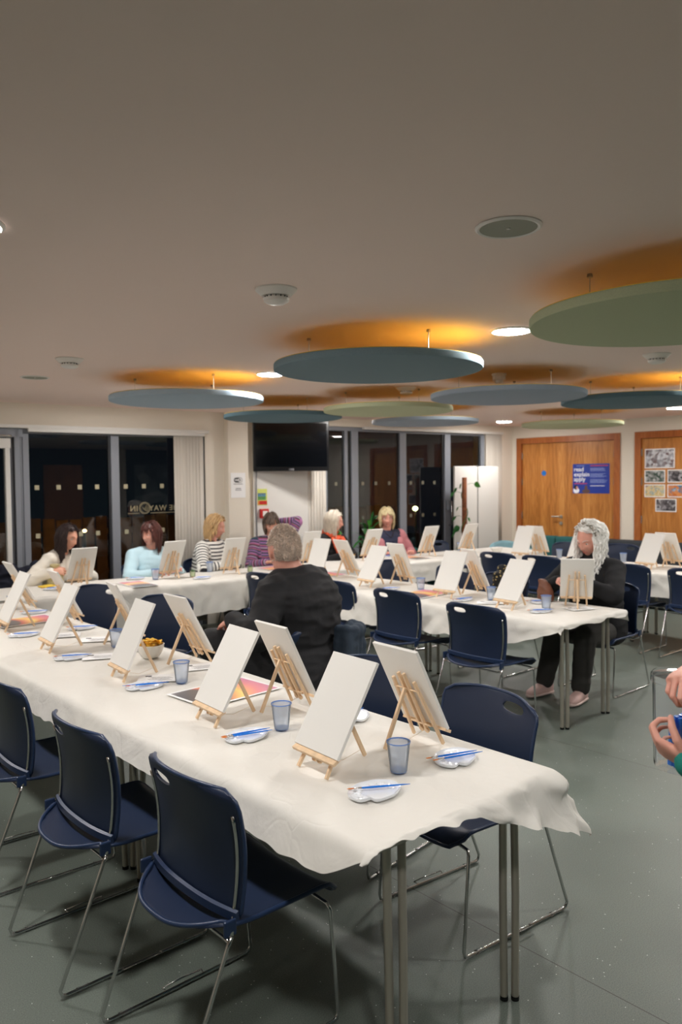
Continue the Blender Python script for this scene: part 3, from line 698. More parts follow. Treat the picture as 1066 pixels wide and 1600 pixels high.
def hair(t, HM, style, m, seed=0):
    """HM: head matrix (thing space). style dict: n, length, spread, flow, wave, cap, fringe, r"""
    rnd = random.Random(seed); mb = MB(); st = style
    A = Vector((.0775, .103, .123)) if st.get('crop') else Vector((.081, .103, .123))*st.get('puff', 1.0); off = Vector((0, -.006, .004))
    hairline = st.get('hairline', .55)
    def is_face(d):   # direction in head space where no hair grows
        if st.get('crop') and abs(d.x) > .80 and -.42 < d.z < .16 and d.y > -.32: return True
        return (d.y > .15 and d.z < hairline and abs(d.x) < .80) or (d.y > -.05 and d.z < -.15) or d.z < -.62
    # cap
    cap = MB(); n, k = 48, 30; vs = []; keep = []
    for i in range(k+1):
        a = PI*i/k
        for j in range(n):
            q = 2*PI*j/n; d = Vector((math.sin(a)*math.cos(q), math.sin(a)*math.sin(q), math.cos(a)))
            rr = 1.0+.025*noise.noise(d*6+Vector((seed, 0, 0)))
            if is_face(d): rr *= .86
            if st.get('crop') and d.z < -.40: rr *= .93
            vs.append(HM @ (Vector((d.x*A.x, d.y*A.y, d.z*A.z))*rr+off)); keep.append(not is_face(d))
    fs = []
    for i in range(k):
        for j in range(n):
            f = (i*n+j, (i+1)*n+j, (i+1)*n+(j+1) % n, i*n+(j+1) % n)
            if sum(keep[x] for x in f) >= 2: fs.append(f)
    mb.add(vs, fs)
    # locks
    R3 = HM.to_3x3(); down = R3.transposed() @ Vector((0, 0, -1))
    body = st.get('body')
    if st.get('crop'):
        for i in range(st['n']):
            for _ in range(30):
                u = rnd.uniform(-.45, 1); q = rnd.uniform(0, 2*PI); s = math.sqrt(1-u*u); d = Vector((s*math.cos(q), s*math.sin(q), u))
                if not is_face(d) and not (d.y > .1 and abs(d.x) > .8 and d.z < .1): break
            p = Vector((d.x*A.x, d.y*A.y, d.z*A.z))+off; nn = Vector((d.x/A.x, d.y/A.y, d.z/A.z)).normalized()
            g = (nn*.8+Vector((rnd.uniform(-.5, .5), -.5+rnd.uniform(-.3, .3), -.35))).normalized()*rnd.uniform(.008, st['length'])
            mb.tube([HM @ (p-nn*.002), HM @ (p+g*.6), HM @ (p+g-nn*.002)], [st['r'], st['r']*.8, st['r']*.2], 4)
        return obj('hair', mb, m, t, smooth='all')
    for i in range(st['n']):
        for _ in range(30):
            u = rnd.uniform(-1, 1); q = rnd.uniform(0, 2*PI); s = math.sqrt(1-u*u); d = Vector((s*math.cos(q), s*math.sin(q), u))
            if not is_face(d): break
        part = st.get('part', 0.0)
        L_ = st['length']*rnd.uniform(.82, 1.05)
        if d.y > .35 and 'front_len' in st: L_ = st['front_len']*rnd.uniform(.85, 1.1)
        p = Vector((d.x*A.x, d.y*A.y, d.z*A.z))+off
        step = .012; nst = max(4, int(L_/step)); pts = [p.copy()]; lift = rnd.uniform(1.02, st.get('vol', 1.10))
        sgn = 1 if d.x > part else -1
        flow = Vector((sgn*st.get('side', .5), st.get('back', -.25), 0))
        ph = rnd.uniform(0, 6.28); wa = st.get('wave', 0)
        vel = Vector((0, 0, 0))
        for s_ in range(nst):
            f = flow*max(0, (p.z/.12)) if p.z > 0 else Vector((0, 0, 0))
            if d.y > .35 and st.get('fringe'): f = Vector((sgn*.25, .6, 0))*max(0, p.z/.12)
            v = down*1.0+f; 
            q = Vector(((p.x-off.x)/A.x, (p.y-off.y)/A.y, (p.z-off.z)/A.z)); nn = Vector((q.x/A.x, q.y/A.y, q.z/A.z)).normalized()
            if q.length < lift*1.02 and v.dot(nn) < 0: v -= nn*v.dot(nn)
            if v.length < .05: v = Vector((nn.x, -abs(nn.y)-.2, 0))
            v.normalize(); vel = vel*.4+v*.6
            p = p+vel.normalized()*step
            q = Vector(((p.x-off.x)/A.x, (p.y-off.y)/A.y, (p.z-off.z)/A.z))
            if q.length < lift: p = Vector((q.x*A.x, q.y*A.y, q.z*A.z))*(lift/q.length)+off
            fz = .034 if st.get('fringe') else .074
            fx = st.get('fx', .071)
            if p.y > min(.018, st.get('fy', .034)+.01) and p.z < fz and abs(p.x) < fx-.001:      # keep the face clear
                if d.y > .35 and st.get('fringe') and abs(p.x) < .06: break
                p.x = fx*(1 if p.x > 0 else -1); p.y = min(p.y, st.get('fy', .034))
                vel = Vector((0, 0, 0))
            if wa:
                w_ = wa*min(1, s_/5); p2 = p+Vector((math.sin(ph+s_*.75)*w_, math.cos(ph*1.7+s_*.75)*w_, 0))
            else: p2 = p
            tip = st.get('tip', 0)
            if tip and s_ > nst*.6: p2 = p2-Vector((p2.x, p2.y+.02, 0)).normalized()*tip*(s_/nst-.6)
            pts.append(p2.copy())
        r = st.get('r', .006)*rnd.uniform(.7, 1.25); K = len(pts)
        if K < 2: continue
        rad = [r*(.5+.5*math.sin(min(1, (j+1)/K*1.6)*PI/2))*(1 if j < K*.7 else max(.15, (K-j)/(K*.3))) for j in range(K)]
        mb.tube([HM @ x for x in pts], rad, 5, flat=.55)
    return obj('hair', mb, m, t, smooth='all')

def person(label, loc, rz, P):
    t = thing('person', label, 'person', (loc[0], loc[1], 0), R(rz))
    k = P.get('k', 1.0); g = P.get('girth', 1.0); lean = R(P.get('lean', 8)); hz = P.get('hz', 1.19)
    seat = P.get('seat', .50); tw = R(P.get('twist', 0)); latl = R(P.get('side_lean', 0))
    L_ = (hz-seat-.155*k)/max(.6, math.cos(lean*.9)*math.cos(latl*.8))
    H0 = Vector((0, P.get('hipy', 0), seat)); sp = [H0]; NS = 10
    for i in range(NS):
        a = lean*(.35+.9*i/NS); b = latl*(.4+.8*i/NS)
        sp.append(sp[-1]+Vector((math.sin(b), math.sin(a)*math.cos(b), math.cos(a)*math.cos(b)))*L_/NS)
    def S(f):
        f = f*NS; i = int(max(0, min(NS-1, math.floor(f)))); return sp[i].lerp(sp[i+1], f-i) if f <= NS else sp[NS]+(sp[NS]-sp[NS-1])*(f-NS)
    up = (sp[NS]-sp[NS-1]).normalized()
    sw = P.get('sh', .168)*k; cw, sn = math.cos(tw), math.sin(tw)
    side = lambda w_: Vector((cw*w_, sn*w_, 0)); fr = lambda w_: Vector((-sn*w_, cw*w_, 0))
    def frf(w_):
        f = fr(1); f = (f-up*f.dot(up)).normalized(); return f*w_
    def torso(mb, e, top=True):
        rr = [(-.16, .170, .150), (-.05, .182, .150), (.08, .178, .145), (.25, .160*P.get('waist', 1), .132), (.45, .158, .130), (.62, .166, .130), (.76, .170, .120), (.86, .160, .100), (.93, .120, .080)]
        if top: rr.append((.985, .070, .062))
        gm = [g if f < .7 else 1+(g-1)*max(.35, (1-f)/.3*.65+.35) for f, _, _ in rr]
        mb.loft([(S(max(0, f))+(Vector((0, 0, f*L_)) if f < 0 else Vector((0, 0, 0)))+frf(.012*P.get('belly', 0)*max(0, 1-abs(f-.25)*3)), side((a*gg+e)*k), frf((b*gg+e)*k)) for (f, a, b), gg in zip(rr, gm)], 32, 2.3)
        for s in (-1, 1):
            sh = S(P.get('shz', .85))+side(sw*s*(1+(g-1)*.45)); mb.cap(S(P.get('shz', .85)+.03)+side(.05*s), sh, .062*k+e, (.056*(1+(g-1)*.5))*k+e, 16)
        if P.get('bust'):
            for s in (-1, 1): mb.ell(S(.60)+side(.075*s*k)+frf(.085*k*(1+(g-1)*.7)), ((.072+e)*k, (.062*P['bust']+e)*k, (.068+e)*k), 16, 12)
    arms = {}
    for s, nm in ((-1, 'L'), (1, 'R')):
        sh = S(P.get('shz', .85))+side(sw*s*(1+(g-1)*.45))
        tgt = P.get(nm, {}).get('wrist', (.12*s, .30, .78)); pole = P.get(nm, {}).get('pole', (s*.8, -.3, -1))
        el, wr_ = ik(sh, tgt, .285*k, .245*k, pole); arms[nm] = (sh, el, wr_)
    legs = {}
    ktgt = P.get('knees', {})
    for s, nm in ((-1, 'L'), (1, 'R')):
        hip = H0+Vector((.095*s*k, .0, -.02)); kn = Vector(ktgt.get(nm, (.11*s, .43*k, .50))); an = Vector(P.get('ankles', {}).get(nm, (.11*s, .44*k, .09))); legs[nm] = (hip, kn, an)
    neck_top = sp[NS]+up*.04
    hc = sp[NS]+up*.145*k+fr(1)*.018+Vector(P.get('head_off', (0, 0, 0)))
    yaw, pit, rol = P.get('head', (0, 0, 0)); HR = Matrix.Rotation(tw, 3, 'Z') @ rotm(R(yaw), R(pit), R(rol))
    hk = P.get('hk', 1.0)*k
    HM = Matrix.Translation(hc) @ (HR @ Matrix.Scale(hk, 3)).to_4x4()
    # body: one continuous surface
    mb = MB(); torso(mb, -.022)
    mb.cap(S(.86), hc+HR @ Vector((0, -.022, -.070))*hk, .058*k*P.get('neck', 1), .052*k*P.get('neck', 1), 18)
    head_mesh(mb, HM)
    for s, nm in ((-1, 'L'), (1, 'R')):
        sh, el, wr_ = arms[nm]; mb.cap(sh, el, .046*k, .038*k); mb.cap(el, wr_, .039*k, .026*k)
        A = P.get(nm, {}); dd = A.get('dir', (wr_-el)); nn = A.get('nrm', (0, 0, 1))
        hip, kn, an = legs[nm]; mb.cap(hip, kn, .072*k, .050*k); mb.cap(kn, an, .050*k, .034*k)
    me = remesh(mb, .0062, 2)
    hm = MB()
    for s, nm in ((-1, 'L'), (1, 'R')):
        sh, el, wr_ = arms[nm]; A = P.get(nm, {}); dd = Vector(A.get('dir', (wr_-el).normalized())); nn = Vector(A.get('nrm', (0, 0, 1)))
        hm.cap(el.lerp(wr_, .6), wr_+ (wr_-el).normalized()*.004, .031*k, .0255*k)
        # thumb side: for a palm-down hand the right thumb points to the person's left
        hand_mesh(hm, wr_, dd, nn, -s if not A.get('flip') else s, A.get('curl', .5), A.get('spread', .1), k*A.get('k', 1), A.get('thumb', .6))
    me2 = remesh(hm, .0036, 1)
    bm = bmesh.new(); bm.from_mesh(me); bm.from_mesh(me2); bm.to_mesh(me); bm.free()
    for p in me.polygons: p.use_smooth = True
    me.materials.clear(); body = link('body', me, P['skin'], t)
    # face
    if P.get('face', True):
        for s in (-1, 1):
            ey = head_y(.031*s, 0)+.0005
            e = obj('eye', MB().ell(HM @ Vector((.031*s, ey-.0075, 0)), (.0125*hk,)*3, 14, 10), M['eye_white'], t, smooth='all')
            obj('iris', MB().ell(HM @ Vector((.031*s, ey+.0025, -.001)), (.0052*hk, .0035*hk, .0055*hk), 10, 8, HR), M['iris'], e, smooth='all')
            lid = MB().tube([HM @ Vector(((.031+.017*math.cos(a))*s, ey+.0025+.002*math.sin(a), .0085*math.sin(a)+.0005)) for a in [i*PI/8 for i in range(9)]], .0018*hk, 6)
            obj('eyelid', lid, P['skin'] if not P.get('lash') else M['iris'], e, smooth='all')
            br = MB().tube([HM @ Vector(((.014+.036*u)*s, head_y((.014+.036*u)*s, .021+.006*math.sin(u*2.6))+.0015, .021+.006*math.sin(u*2.6))) for u in [i/6 for i in range(7)]], [.002, .003, .003, .003, .0026, .002, .001], 6, flat=.6)
            obj('eyebrow', br, P.get('brow', P['hair_m']), t, smooth='all')
        lp = MB()
        for dz, rr in ((-.064, .0032), (-.071, .0038)):
            lp.tube([HM @ Vector((x, head_y(x, dz)+.0006-.0006*(dz < -.07), dz+(.0022*(1-(x/.022)**2) if dz > -.07 else -.0014*(1-(x/.022)**2)))) for x in [-.021+.042*i/8 for i in range(9)]], [rr*math.sqrt(max(.06, 1-(-1+2*i/8)**2)) for i in range(9)], 8, flat=.8)
        obj('lips', lp, M['lip'], t, smooth='all')
    # upper garment
    if P.get('top'):
        name, m, e = P['top'][:3]
        tb = MB(); torso(tb, e, True)
        for nm in 'LR':
            sh, el, wr_ = arms[nm]; tb.cap(sh, el, (.054+e*.9)*k*(1+(g-1)*.4), (.044+e)*k*(1+(g-1)*.3), 18); cu = el.lerp(wr_, P.get(nm, {}).get('cuff', .93)); tb.cap(el, cu, (.044+e)*k*(1+(g-1)*.3), (.030+e*.7)*k, 18)
        if P.get('collar'): tb.cap(S(.9), S(1.0)+up*P['collar'], .070*k, .062*k, 18)
        mt = remesh(tb, P.get('tv', .0085), P.get('tsm', 7)); wrinkle(mt, P.get('wr', .0045), 9, hash(label) % 50 if False else len(label))
        if P.get('band'):
            segs = [(tuple(S(0)), tuple(S(1)), .13, 0)]
            for nm in 'LR':
                sh, el, wr_ = arms[nm]; segs += [(tuple(sh.lerp(el, .12)), tuple(el), .05, .03), (tuple(el), tuple(wr_), .045, .03+.285*k)]
            set_band(mt, segs, P['band'])
        mt.materials.clear(); link(name, mt, m, t)
    if P.get('trousers'):
        name, m, e = P['trousers']; tb = MB()
        tb.loft([(H0+Vector((0, .0, -.085)), Vector((.16*g*k, 0, 0)), Vector((0, .13*g, 0))), (H0, Vector((.19*g*k, 0, 0)), Vector((0, .155*g, 0))), (S(.12), Vector((.18*g*k, 0, 0)), Vector((0, .14*g, 0)))], 28)
        for nm in 'LR':
            hip, kn, an = legs[nm]; tb.cap(hip+Vector((0, 0, .0)), kn, (.090+e)*k*(1+(g-1)*.5), (.064+e)*k, 18); tb.cap(kn, an+Vector((0, 0, .02)), (.062+e)*k, (.046+e)*k, 18)
        mt = remesh(tb, .010, 6); wrinkle(mt, .005, 8, 3); mt.materials.clear(); link(name, mt, m, t)
        for nm in 'LR':
            hip, kn, an = legs[nm]; fd = Vector(P.get('foot_dir', {}).get(nm, (0, 1, 0))).normalized(); sdv = Vector((fd.y, -fd.x, 0))
            b0 = Vector((an.x, an.y, max(0, an.z-.09))); sb = MB()
            sb.loft([(b0-fd*.075+Vector((0, 0, .045)), sdv*.022, Vector((0, 0, .040))), (b0-fd*.06+Vector((0, 0, .052)), sdv*.034, Vector((0, 0, .050))), (b0-fd*.02+Vector((0, 0, .060)), sdv*.038, Vector((0, 0, .058))),
                     (b0+fd*.05+Vector((0, 0, .048)), sdv*.042, Vector((0, 0, .045))), (b0+fd*.12+Vector((0, 0, .036)), sdv*.046, Vector((0, 0, .034))), (b0+fd*.165+Vector((0, 0, .028)), sdv*.036, Vector((0, 0, .025))), (b0+fd*.185+Vector((0, 0, .022)), sdv*.016, Vector((0, 0, .014)))], 22, 2.5)
            so = obj('shoe', sb, P.get('shoe', M['black']), t, smooth='all')
            sol = MB(); sol.loft([(b0+fd*u+Vector((0, 0, .012)), sdv*w_, Vector((0, 0, .012))) for u, w_ in ((-.080, .026), (-.06, .038), (0, .043), (.06, .046), (.12, .049), (.165, .038), (.188, .018))], 22, 3)
            obj('sole', sol, P.get('sole', M['dark_fabric']), so, smooth='all')
    hair(t, HM, P['hair'], P['hair_m'], P.get('hseed', 1))
    return t, HM, HR, S, arms, side, frf, up

LH = dict
W = 0
BY = mat('cream_knit', srgb(232, 226, 214), .9, bump=(220, .5, .003))
PB = mat('pale_blue_wool', srgb(190, 222, 234), .9, bump=(220, .6, .004), sheen=.3)
STR = stripe_mat('white_black_stripe_knit', [(.60, srgb(230, 228, 222)), (.40, srgb(34, 36, 44))])
MUL = stripe_mat('multicolour_stripe_knit', [(1, srgb(64, 70, 88)), (1.1, srgb(168, 112, 158)), (.6, srgb(150, 70, 84)), (.9, srgb(60, 64, 84)), (.8, srgb(172, 150, 168)), (1.2, srgb(118, 70, 122)), (.5, srgb(190, 112, 120)), (.9, srgb(56, 80, 96)), (1, srgb(150, 108, 160))])
BK = mat('black_jersey', srgb(30, 30, 33), .85, bump=(150, .3, .003)); BK2 = mat('black_wool', srgb(24, 24, 27), .9, bump=(200, .4, .003))
PK = mat('dusty_pink_cardigan', srgb(178, 116, 122), .85, bump=(220, .5, .003)); NV = mat('navy_top', srgb(34, 38, 62), .8)
TR = mat('dark_trousers', srgb(38, 38, 40), .85, bump=(120, .3, .003)); GT = mat('charcoal_trousers', srgb(58, 56, 54), .85, bump=(120, .3, .003))
PS = mat('pale_pink_shoe', srgb(226, 190, 184), .6); PSs = mat('pale_sole', srgb(232, 208, 200), .6)

# brunette in cream, turned to her right-hand neighbour, holding a gold pouch
T = ('trousers', TR, .0)
person('young woman in cream jumper, long dark brown hair, turned right at far left', (2.90, 7.50), 197, dict(
    skin=SK['warm'], hz=1.175, lean=20, twist=14, head=(-4, 12, -6), hair_m=hair_mat('dark_brown_hair', srgb(46, 30, 28)), brow=M['iris'], lash=1, bust=.7, sh=.165,
    hair=dict(fy=-.022, n=520, length=.50, side=.42, back=-.35, vol=1.12, wave=.003, r=.0065, hairline=.62, part=.1, puff=1.03), hseed=3,
    L=dict(wrist=(-.05, .33, .86), curl=1.0, pole=(-.9, -.2, -.6), dir=(.75, .5, .1), nrm=(-.3, .9, .35), cuff=.9), R=dict(wrist=(.235, .30, .865), curl=1.1, pole=(.9, -.2, -.7), dir=(-.8, .45, .0), nrm=(.3, .8, .5), cuff=.9),
    top=('jumper', BY, .020), trousers=T, wr=.007))
# pale blue jumper, auburn bob, looking to the left
person('woman in pale blue jumper with short auburn bob, looking left', (3.86, 7.42), 176, dict(
    skin=SK['pink'], hz=1.155, lean=9, head=(-66, 4, 0), hair_m=hair_mat('auburn_brown_hair', srgb(82, 44, 38)), brow=M['iris'], bust=.9, girth=1.08,
    hair=dict(fy=.010, n=420, length=.175, front_len=.075, fringe=True, side=.7, back=-.3, vol=1.13, r=.0065, tip=.03, hairline=.5, puff=1.04), hseed=5,
    L=dict(wrist=(-.20, .33, .775), curl=.5), R=dict(wrist=(.10, .36, .775), curl=.5, pole=(1, -.2, -.6)),
    top=('jumper', PB, .017), trousers=T))
# blonde in stripes, profile to the right
person('blonde woman in black and white striped jumper, looking right', (4.54, 7.36), 205, dict(
    skin=SK['pink'], hz=1.20, lean=10, head=(14, 12, 0), hair_m=hair_mat('dark_blonde_hair', srgb(196, 162, 116), .25), bust=.9, girth=1.12,
    hair=dict(fy=-.008, n=420, length=.150, front_len=.10, side=.9, back=-.7, vol=1.14, r=.007, wave=.003, tip=.03, hairline=.60, puff=1.06), hseed=8,
    L=dict(wrist=(.03, .34, .80), curl=.6, pole=(-1, .1, -.7)), R=dict(wrist=(.16, .34, .80), curl=.7, pole=(1, -.3, -.5)),
    top=('jumper', STR, .016), trousers=T, band=27))
# multicolour stripes, brown grey crop, hand behind head
person('woman in multicoloured striped jumper, short brown hair, hand behind head', (5.33, 7.27), 156, dict(
    skin=SK['fair'], hz=1.205, lean=8, head=(-10, 22, 4), hair_m=hair_mat('brown_grey_hair', srgb(104, 88, 76)), bust=.9, girth=1.10,
    hair=dict(n=380, length=.105, front_len=.09, fringe=True, side=.7, back=-.3, vol=1.12, r=.0065, tip=.02, hairline=.52, puff=1.03), hseed=11,
    L=dict(wrist=(-.10, -.07, 1.20), curl=.7, pole=(-1, .3, .2), dir=(.9, 0, .4), nrm=(0, -1, 0)), R=dict(wrist=(.12, .36, .78), curl=.5),
    top=('jumper', MUL, .016), trousers=T, band=8.0))
# orange scarf, white bob, profile to the right, hand at the bowl
t_, HM, HR, S, arms, sd, ff, up_ = person('woman in black with orange and green scarf, white blonde bob, looking right', (6.12, 7.16), 190, dict(
    skin=SK['pink'], hz=1.20, lean=8, head=(34, 6, 0), hair_m=hair_mat('white_blonde_hair', srgb(214, 204, 188), .15), bust=.9, girth=1.10,
    hair=dict(fy=.012, n=420, length=.205, front_len=.13, side=.8, back=-.4, vol=1.14, r=.0065, tip=.02, hairline=.58, puff=1.05), hseed=14,
    L=dict(wrist=(.03, .34, .83), curl=.9, dir=(.2, .6, -.7), nrm=(-.6, .6, .4), pole=(-1, -.2, -.6)), R=dict(wrist=(.13, .30, .79), curl=.5),
    top=('jumper', BK2, .016), trousers=T))
OR = mat('orange_print_scarf', srgb(226, 96, 60), .8, var=(16, .3), bump=(60, .5, .006)); GR = mat('green_print_scarf', srgb(72, 128, 62), .8, var=(20, .4), bump=(60, .5, .006))
sc = MB(); N0 = S(.97)
sc.tube([N0+sd(.095*math.cos(a))+ff(.078*math.sin(a)+.004)+Vector((0, 0, .012*math.sin(a*3)-.02*math.sin(a))) for a in [i*2*PI/28 for i in range(28)]], [.032+.006*math.sin(i*2.3) for i in range(28)], 12, closed=True)
for s, w_ in ((-1, .055), (1, .060)):
    pts = [N0+sd(s*(.085-.055*u))+ff(.085+.065*math.sin(u*2.2))+Vector((0, 0, -.02-.25*u)) for u in [i/8 for i in range(9)]]
    sc.tube(pts, [.036, .046, w_, w_+.004, w_, .05, .042, .03, .015], 12, flat=.35)
ms = remesh(sc, .007, 2); wrinkle(ms, .006, 20, 2); ms.materials.clear(); sco = link('scarf', ms, OR, t_)
g2 = MB().tube([N0+sd(.112*math.cos(a))+ff(.095*math.sin(a))+Vector((0, 0, .018)) for a in [PI*.55+i*PI*.75/12 for i in range(13)]], [.014+.012*math.sin(i/12*PI) for i in range(13)], 10)
obj('scarf_fold', g2, GR, sco, smooth='all', label='green printed fold of the scarf')
pen = MB().tube([(0, 0, 0), (.02, .02, .19)], .004, 8)
tag(obj('felt_pen', pen, M['red'], loc=(6.03, 6.81, .775), rot=(-.3, .35, 0)), 'red pen held over the bowl by the woman in the scarf', 'pen')
# dusty pink cardigan over navy, glasses
t_, HM, HR, S, arms, sd, ff, up_ = person('woman in dusty pink cardigan and navy top with glasses, short blonde hair', (6.99, 7.06), 163, dict(
    skin=SK['pink'], hz=1.205, lean=4, head=(-24, 2, 3), hair_m=hair_mat('pale_blonde_hair', srgb(208, 192, 150), .2), bust=1.1, girth=1.28, sh=.175, hk=1.04,
    hair=dict(fy=.02, n=420, length=.115, front_len=.08, fringe=True, side=.7, back=-.3, vol=1.12, r=.0065, tip=.03, hairline=.50, puff=1.04), hseed=17,
    L=dict(wrist=(-.22, .28, .775), curl=.5), R=dict(wrist=(.16, .34, .775), curl=.5),
    top=('top', NV, .010), trousers=T))
cd = MB()
for s in (-1, 1):
    cd.loft([(S(f)+sd(s*x)+ff(y), sd(a), ff(b)) for f, x, y, a, b in ((-.0, .145, .01, .110, .225), (.15, .15, .01, .110, .225), (.35, .142, .01, .100, .22), (.6, .138, .01, .094, .21), (.78, .128, -.0, .080, .155), (.92, .09, -.035, .060, .085), (1.0, .06, -.05, .035, .05))], 24)
    sh, el, wr_ = arms['L' if s < 0 else 'R']; cd.cap(sh, el, .082, .070, 18); cd.cap(el, el.lerp(wr_, .88), .070, .052, 18)
cd.loft([(S(f)+ff(-.075), sd(a), ff(.09)) for f, a in ((0, .2), (.4, .19), (.8, .17), (.97, .07))], 24)
mt = remesh(cd, .0085, 6); wrinkle(mt, .006, 9, 5); mt.materials.clear(); link('cardigan', mt, PK, t_)
gl = MB()
for s in (-1, 1):
    gl.tube([HM @ Vector((.033*s+.024*math.cos(a), head_y(.033*s, 0)+.013, -.004+.018*math.sin(a))) for a in [i*PI/12 for i in range(24)]], .0016, 6, closed=True)
    gl.tube([HM @ Vector((.057*s, head_y(.033, 0)+.012, .0)), HM @ Vector((.078*s, .03, .004)), HM @ Vector((.080*s, -.01, .0))], .0014, 6)
gl.tube([HM @ Vector((-.009, head_y(0, 0)+.003, 0)), HM @ Vector((.009, head_y(0, 0)+.003, 0))], .0014, 6)
obj('glasses', gl, M['iris'], t_, smooth='all')
nk = MB().tube([S(.98)+sd(x)+ff(.065+y)+Vector((0, 0, z)) for x, y, z in ((-.07, -.03, .02), (-.055, .03, -.02), (-.02, .065, -.06), (0, .07, -.075), (.02, .065, -.06), (.055, .03, -.02), (.07, -.03, .02))], .0035, 8)
obj('necklace', nk, M['iris'], t_, smooth='all')
# heavy man in black, back to the camera, hand on his thigh
person('large man in black shirt with cropped grey hair, seated with back turned', (2.90, 3.65), 20, dict(
    skin=SK['pink'], k=1.12, girth=1.50, hz=1.345, lean=6, seat=.54, sh=.172, shz=.80, head=(-32, 4, 0), head_off=(0, .03, -.065), neck=1.35, hk=1.06, belly=3,
    hair_m=hair_mat('cropped_grey_hair', srgb(222, 206, 192), .28), hair=dict(crop=1, n=3200, length=.017, r=.0022, hairline=.52, puff=.985), hseed=21,
    L=dict(wrist=(-.36, .24, .89), curl=.45, pole=(-1.0, -.6, -.8), dir=(.25, .85, -.35), nrm=(-.3, .3, .9), cuff=.96), R=dict(wrist=(.20, .34, .68), curl=.4, pole=(.4, -.3, -1)),
    knees=dict(L=(-.38, .38, .74), R=(.20, .47, .56)), ankles=dict(L=(.06, .48, .66), R=(.22, .46, .09)),
    foot_dir=dict(L=(.9, .4, 0), R=(0, 1, 0)), top=('shirt', BK, .020), trousers=('trousers', TR, .02), wr=.012, tsm=8))
# white haired woman at the middle table, looking down at the pouch in her hands
WH = hair_mat('silver_white_hair', srgb(250, 248, 243), .08)
t_, HM, HR, S, arms, sd, ff, up_ = person('white haired woman in black, looking down at pouch, pale pink shoes', (5.60, 3.27), 92, dict(
    skin=SK['pink'], hz=1.215, lean=11, head=(-6, 20, 0), hair_m=WH, bust=1.1, girth=1.16, k=1.02, hk=1.04,
    hair=dict(fy=-.048, fx=.080, n=620, length=.30, side=.40, back=-1.5, vol=1.18, r=.0062, wave=.011, hairline=.70, puff=1.05), hseed=25,
    L=dict(wrist=(-.09, .40, .90), curl=1.0, pole=(-1, 0, -.8), dir=(.5, .6, .1), nrm=(-.3, .5, .8), cuff=.9), R=dict(wrist=(.11, .39, .895), curl=1.0, pole=(1, 0, -.8), dir=(-.5, .6, .15), nrm=(.3, .6, .7), cuff=.9),
    knees=dict(L=(-.12, .40, .50), R=(.13, .40, .50)), ankles=dict(L=(-.10, .43, .10), R=(.20, .44, .10)), foot_dir=dict(L=(-.1, 1, 0), R=(.2, 1, 0)),
    top=('cardigan', BK2, .018), trousers=('trousers', GT, .02), shoe=PS, sole=PSs, collar=.035, wr=.007))
pl = MB()
for s, off in ((1, 0), (-1, PI)):
    pl.tube([HM @ Vector((.088*math.cos(a), .02+.012*math.sin(a*9+off), .02+.118*math.sin(a)+.004*math.cos(a*9+off))) for a in [PI*.06+i*PI*.88/40 for i in range(41)]], .0065, 7)
obj('hair_braid', pl, hair_mat('darker_grey_braid', srgb(150, 142, 130), .3), t_, smooth='all', label='darker grey braid across the crown')

# helper with a clear tub of brushes at the right frame edge, mostly outside the picture
HP, HRZ = Vector((2.24, .60, 0)), 48.7
def to_loc(p):
    return tuple(Matrix.Rotation(-R(HRZ), 3, 'Z') @ (Vector(p)-HP))
t_, HM, HR, S, arms, sd, ff, up_ = person('standing person in teal sleeves holding a clear tub, at the right edge', HP, HRZ, dict(
    skin=SK['pink'], hz=1.52, seat=.90, lean=4, hair_m=hair_mat('brown_hair', srgb(90, 66, 52)), bust=.8,
    hair=dict(n=260, length=.3, side=.5, back=-.4, vol=1.1, r=.007), hseed=31,
    L=dict(wrist=to_loc((1.885, .872, .965)), curl=.95, dir=(.72, .60, .25), nrm=(-.80, -.1, -.6), pole=(-.6, -.4, -1), k=1.0, cuff=1.0, thumb=.9),
    R=dict(wrist=to_loc((1.985, .870, 1.210)), curl=1.0, dir=(-.55, .80, -.25), nrm=(.1, .3, .95), pole=(.1, -1, -.4), k=1.08, cuff=.20),
    knees=dict(L=(-.10, .03, .48), R=(.10, .03, .48)), ankles=dict(L=(-.11, 0, .09), R=(.11, 0, .09)),
    top=('jumper', mat('teal_knit', srgb(28, 128, 116), .85, bump=(200, .4, .003)), .016), trousers=T))
# ------------------------------------------------------------------ people first (they need the remesher on a light scene) -> see people section
# ------------------------------------------------------------------ chairs
def shell_grid(nu, nv, pos, hole=None):
    """grid surface with an optional elliptical hole (cu,cv,ru,rv in grid parameter space)"""
    P = [[None]*(nu+1) for _ in range(nv+1)]; uv = {}
    for j in range(nv+1):
        for i in range(nu+1):
            uv[(i, j)] = [i/nu*2-1, j/nv]
    dead = set()
    if hole:
        cu, cv, ru, rv = hole
        for j in range(nv):
            for i in range(nu):
                u = (i+.5)/nu*2-1; v = (j+.5)/nv
                if abs((u-cu)/ru)**2.6+abs((v-cv)/rv)**2.6 < 1: dead.add((i, j))
        for (i, j) in list(uv):
            cells = [(a, b) for a in (i-1, i) for b in (j-1, j) if 0 <= a < nu and 0 <= b < nv]
            k = sum(c in dead for c in cells)
            if 0 < k < 4:
                u, v = uv[(i, j)]; d = (abs((u-cu)/ru)**2.6+abs((v-cv)/rv)**2.6)**(1/2.6)
                if d > 1e-3: uv[(i, j)] = [cu+(u-cu)/d, cv+(v-cv)/d]
    vs = []; idx = {}
    for j in range(nv+1):
        for i in range(nu+1):
            idx[(i, j)] = len(vs); vs.append(pos(*uv[(i, j)]))
    fs = [(idx[(i, j)], idx[(i+1, j)], idx[(i+1, j+1)], idx[(i, j+1)]) for j in range(nv) for i in range(nu) if (i, j) not in dead]
    mb = MB(); mb.add(vs, fs); return mb
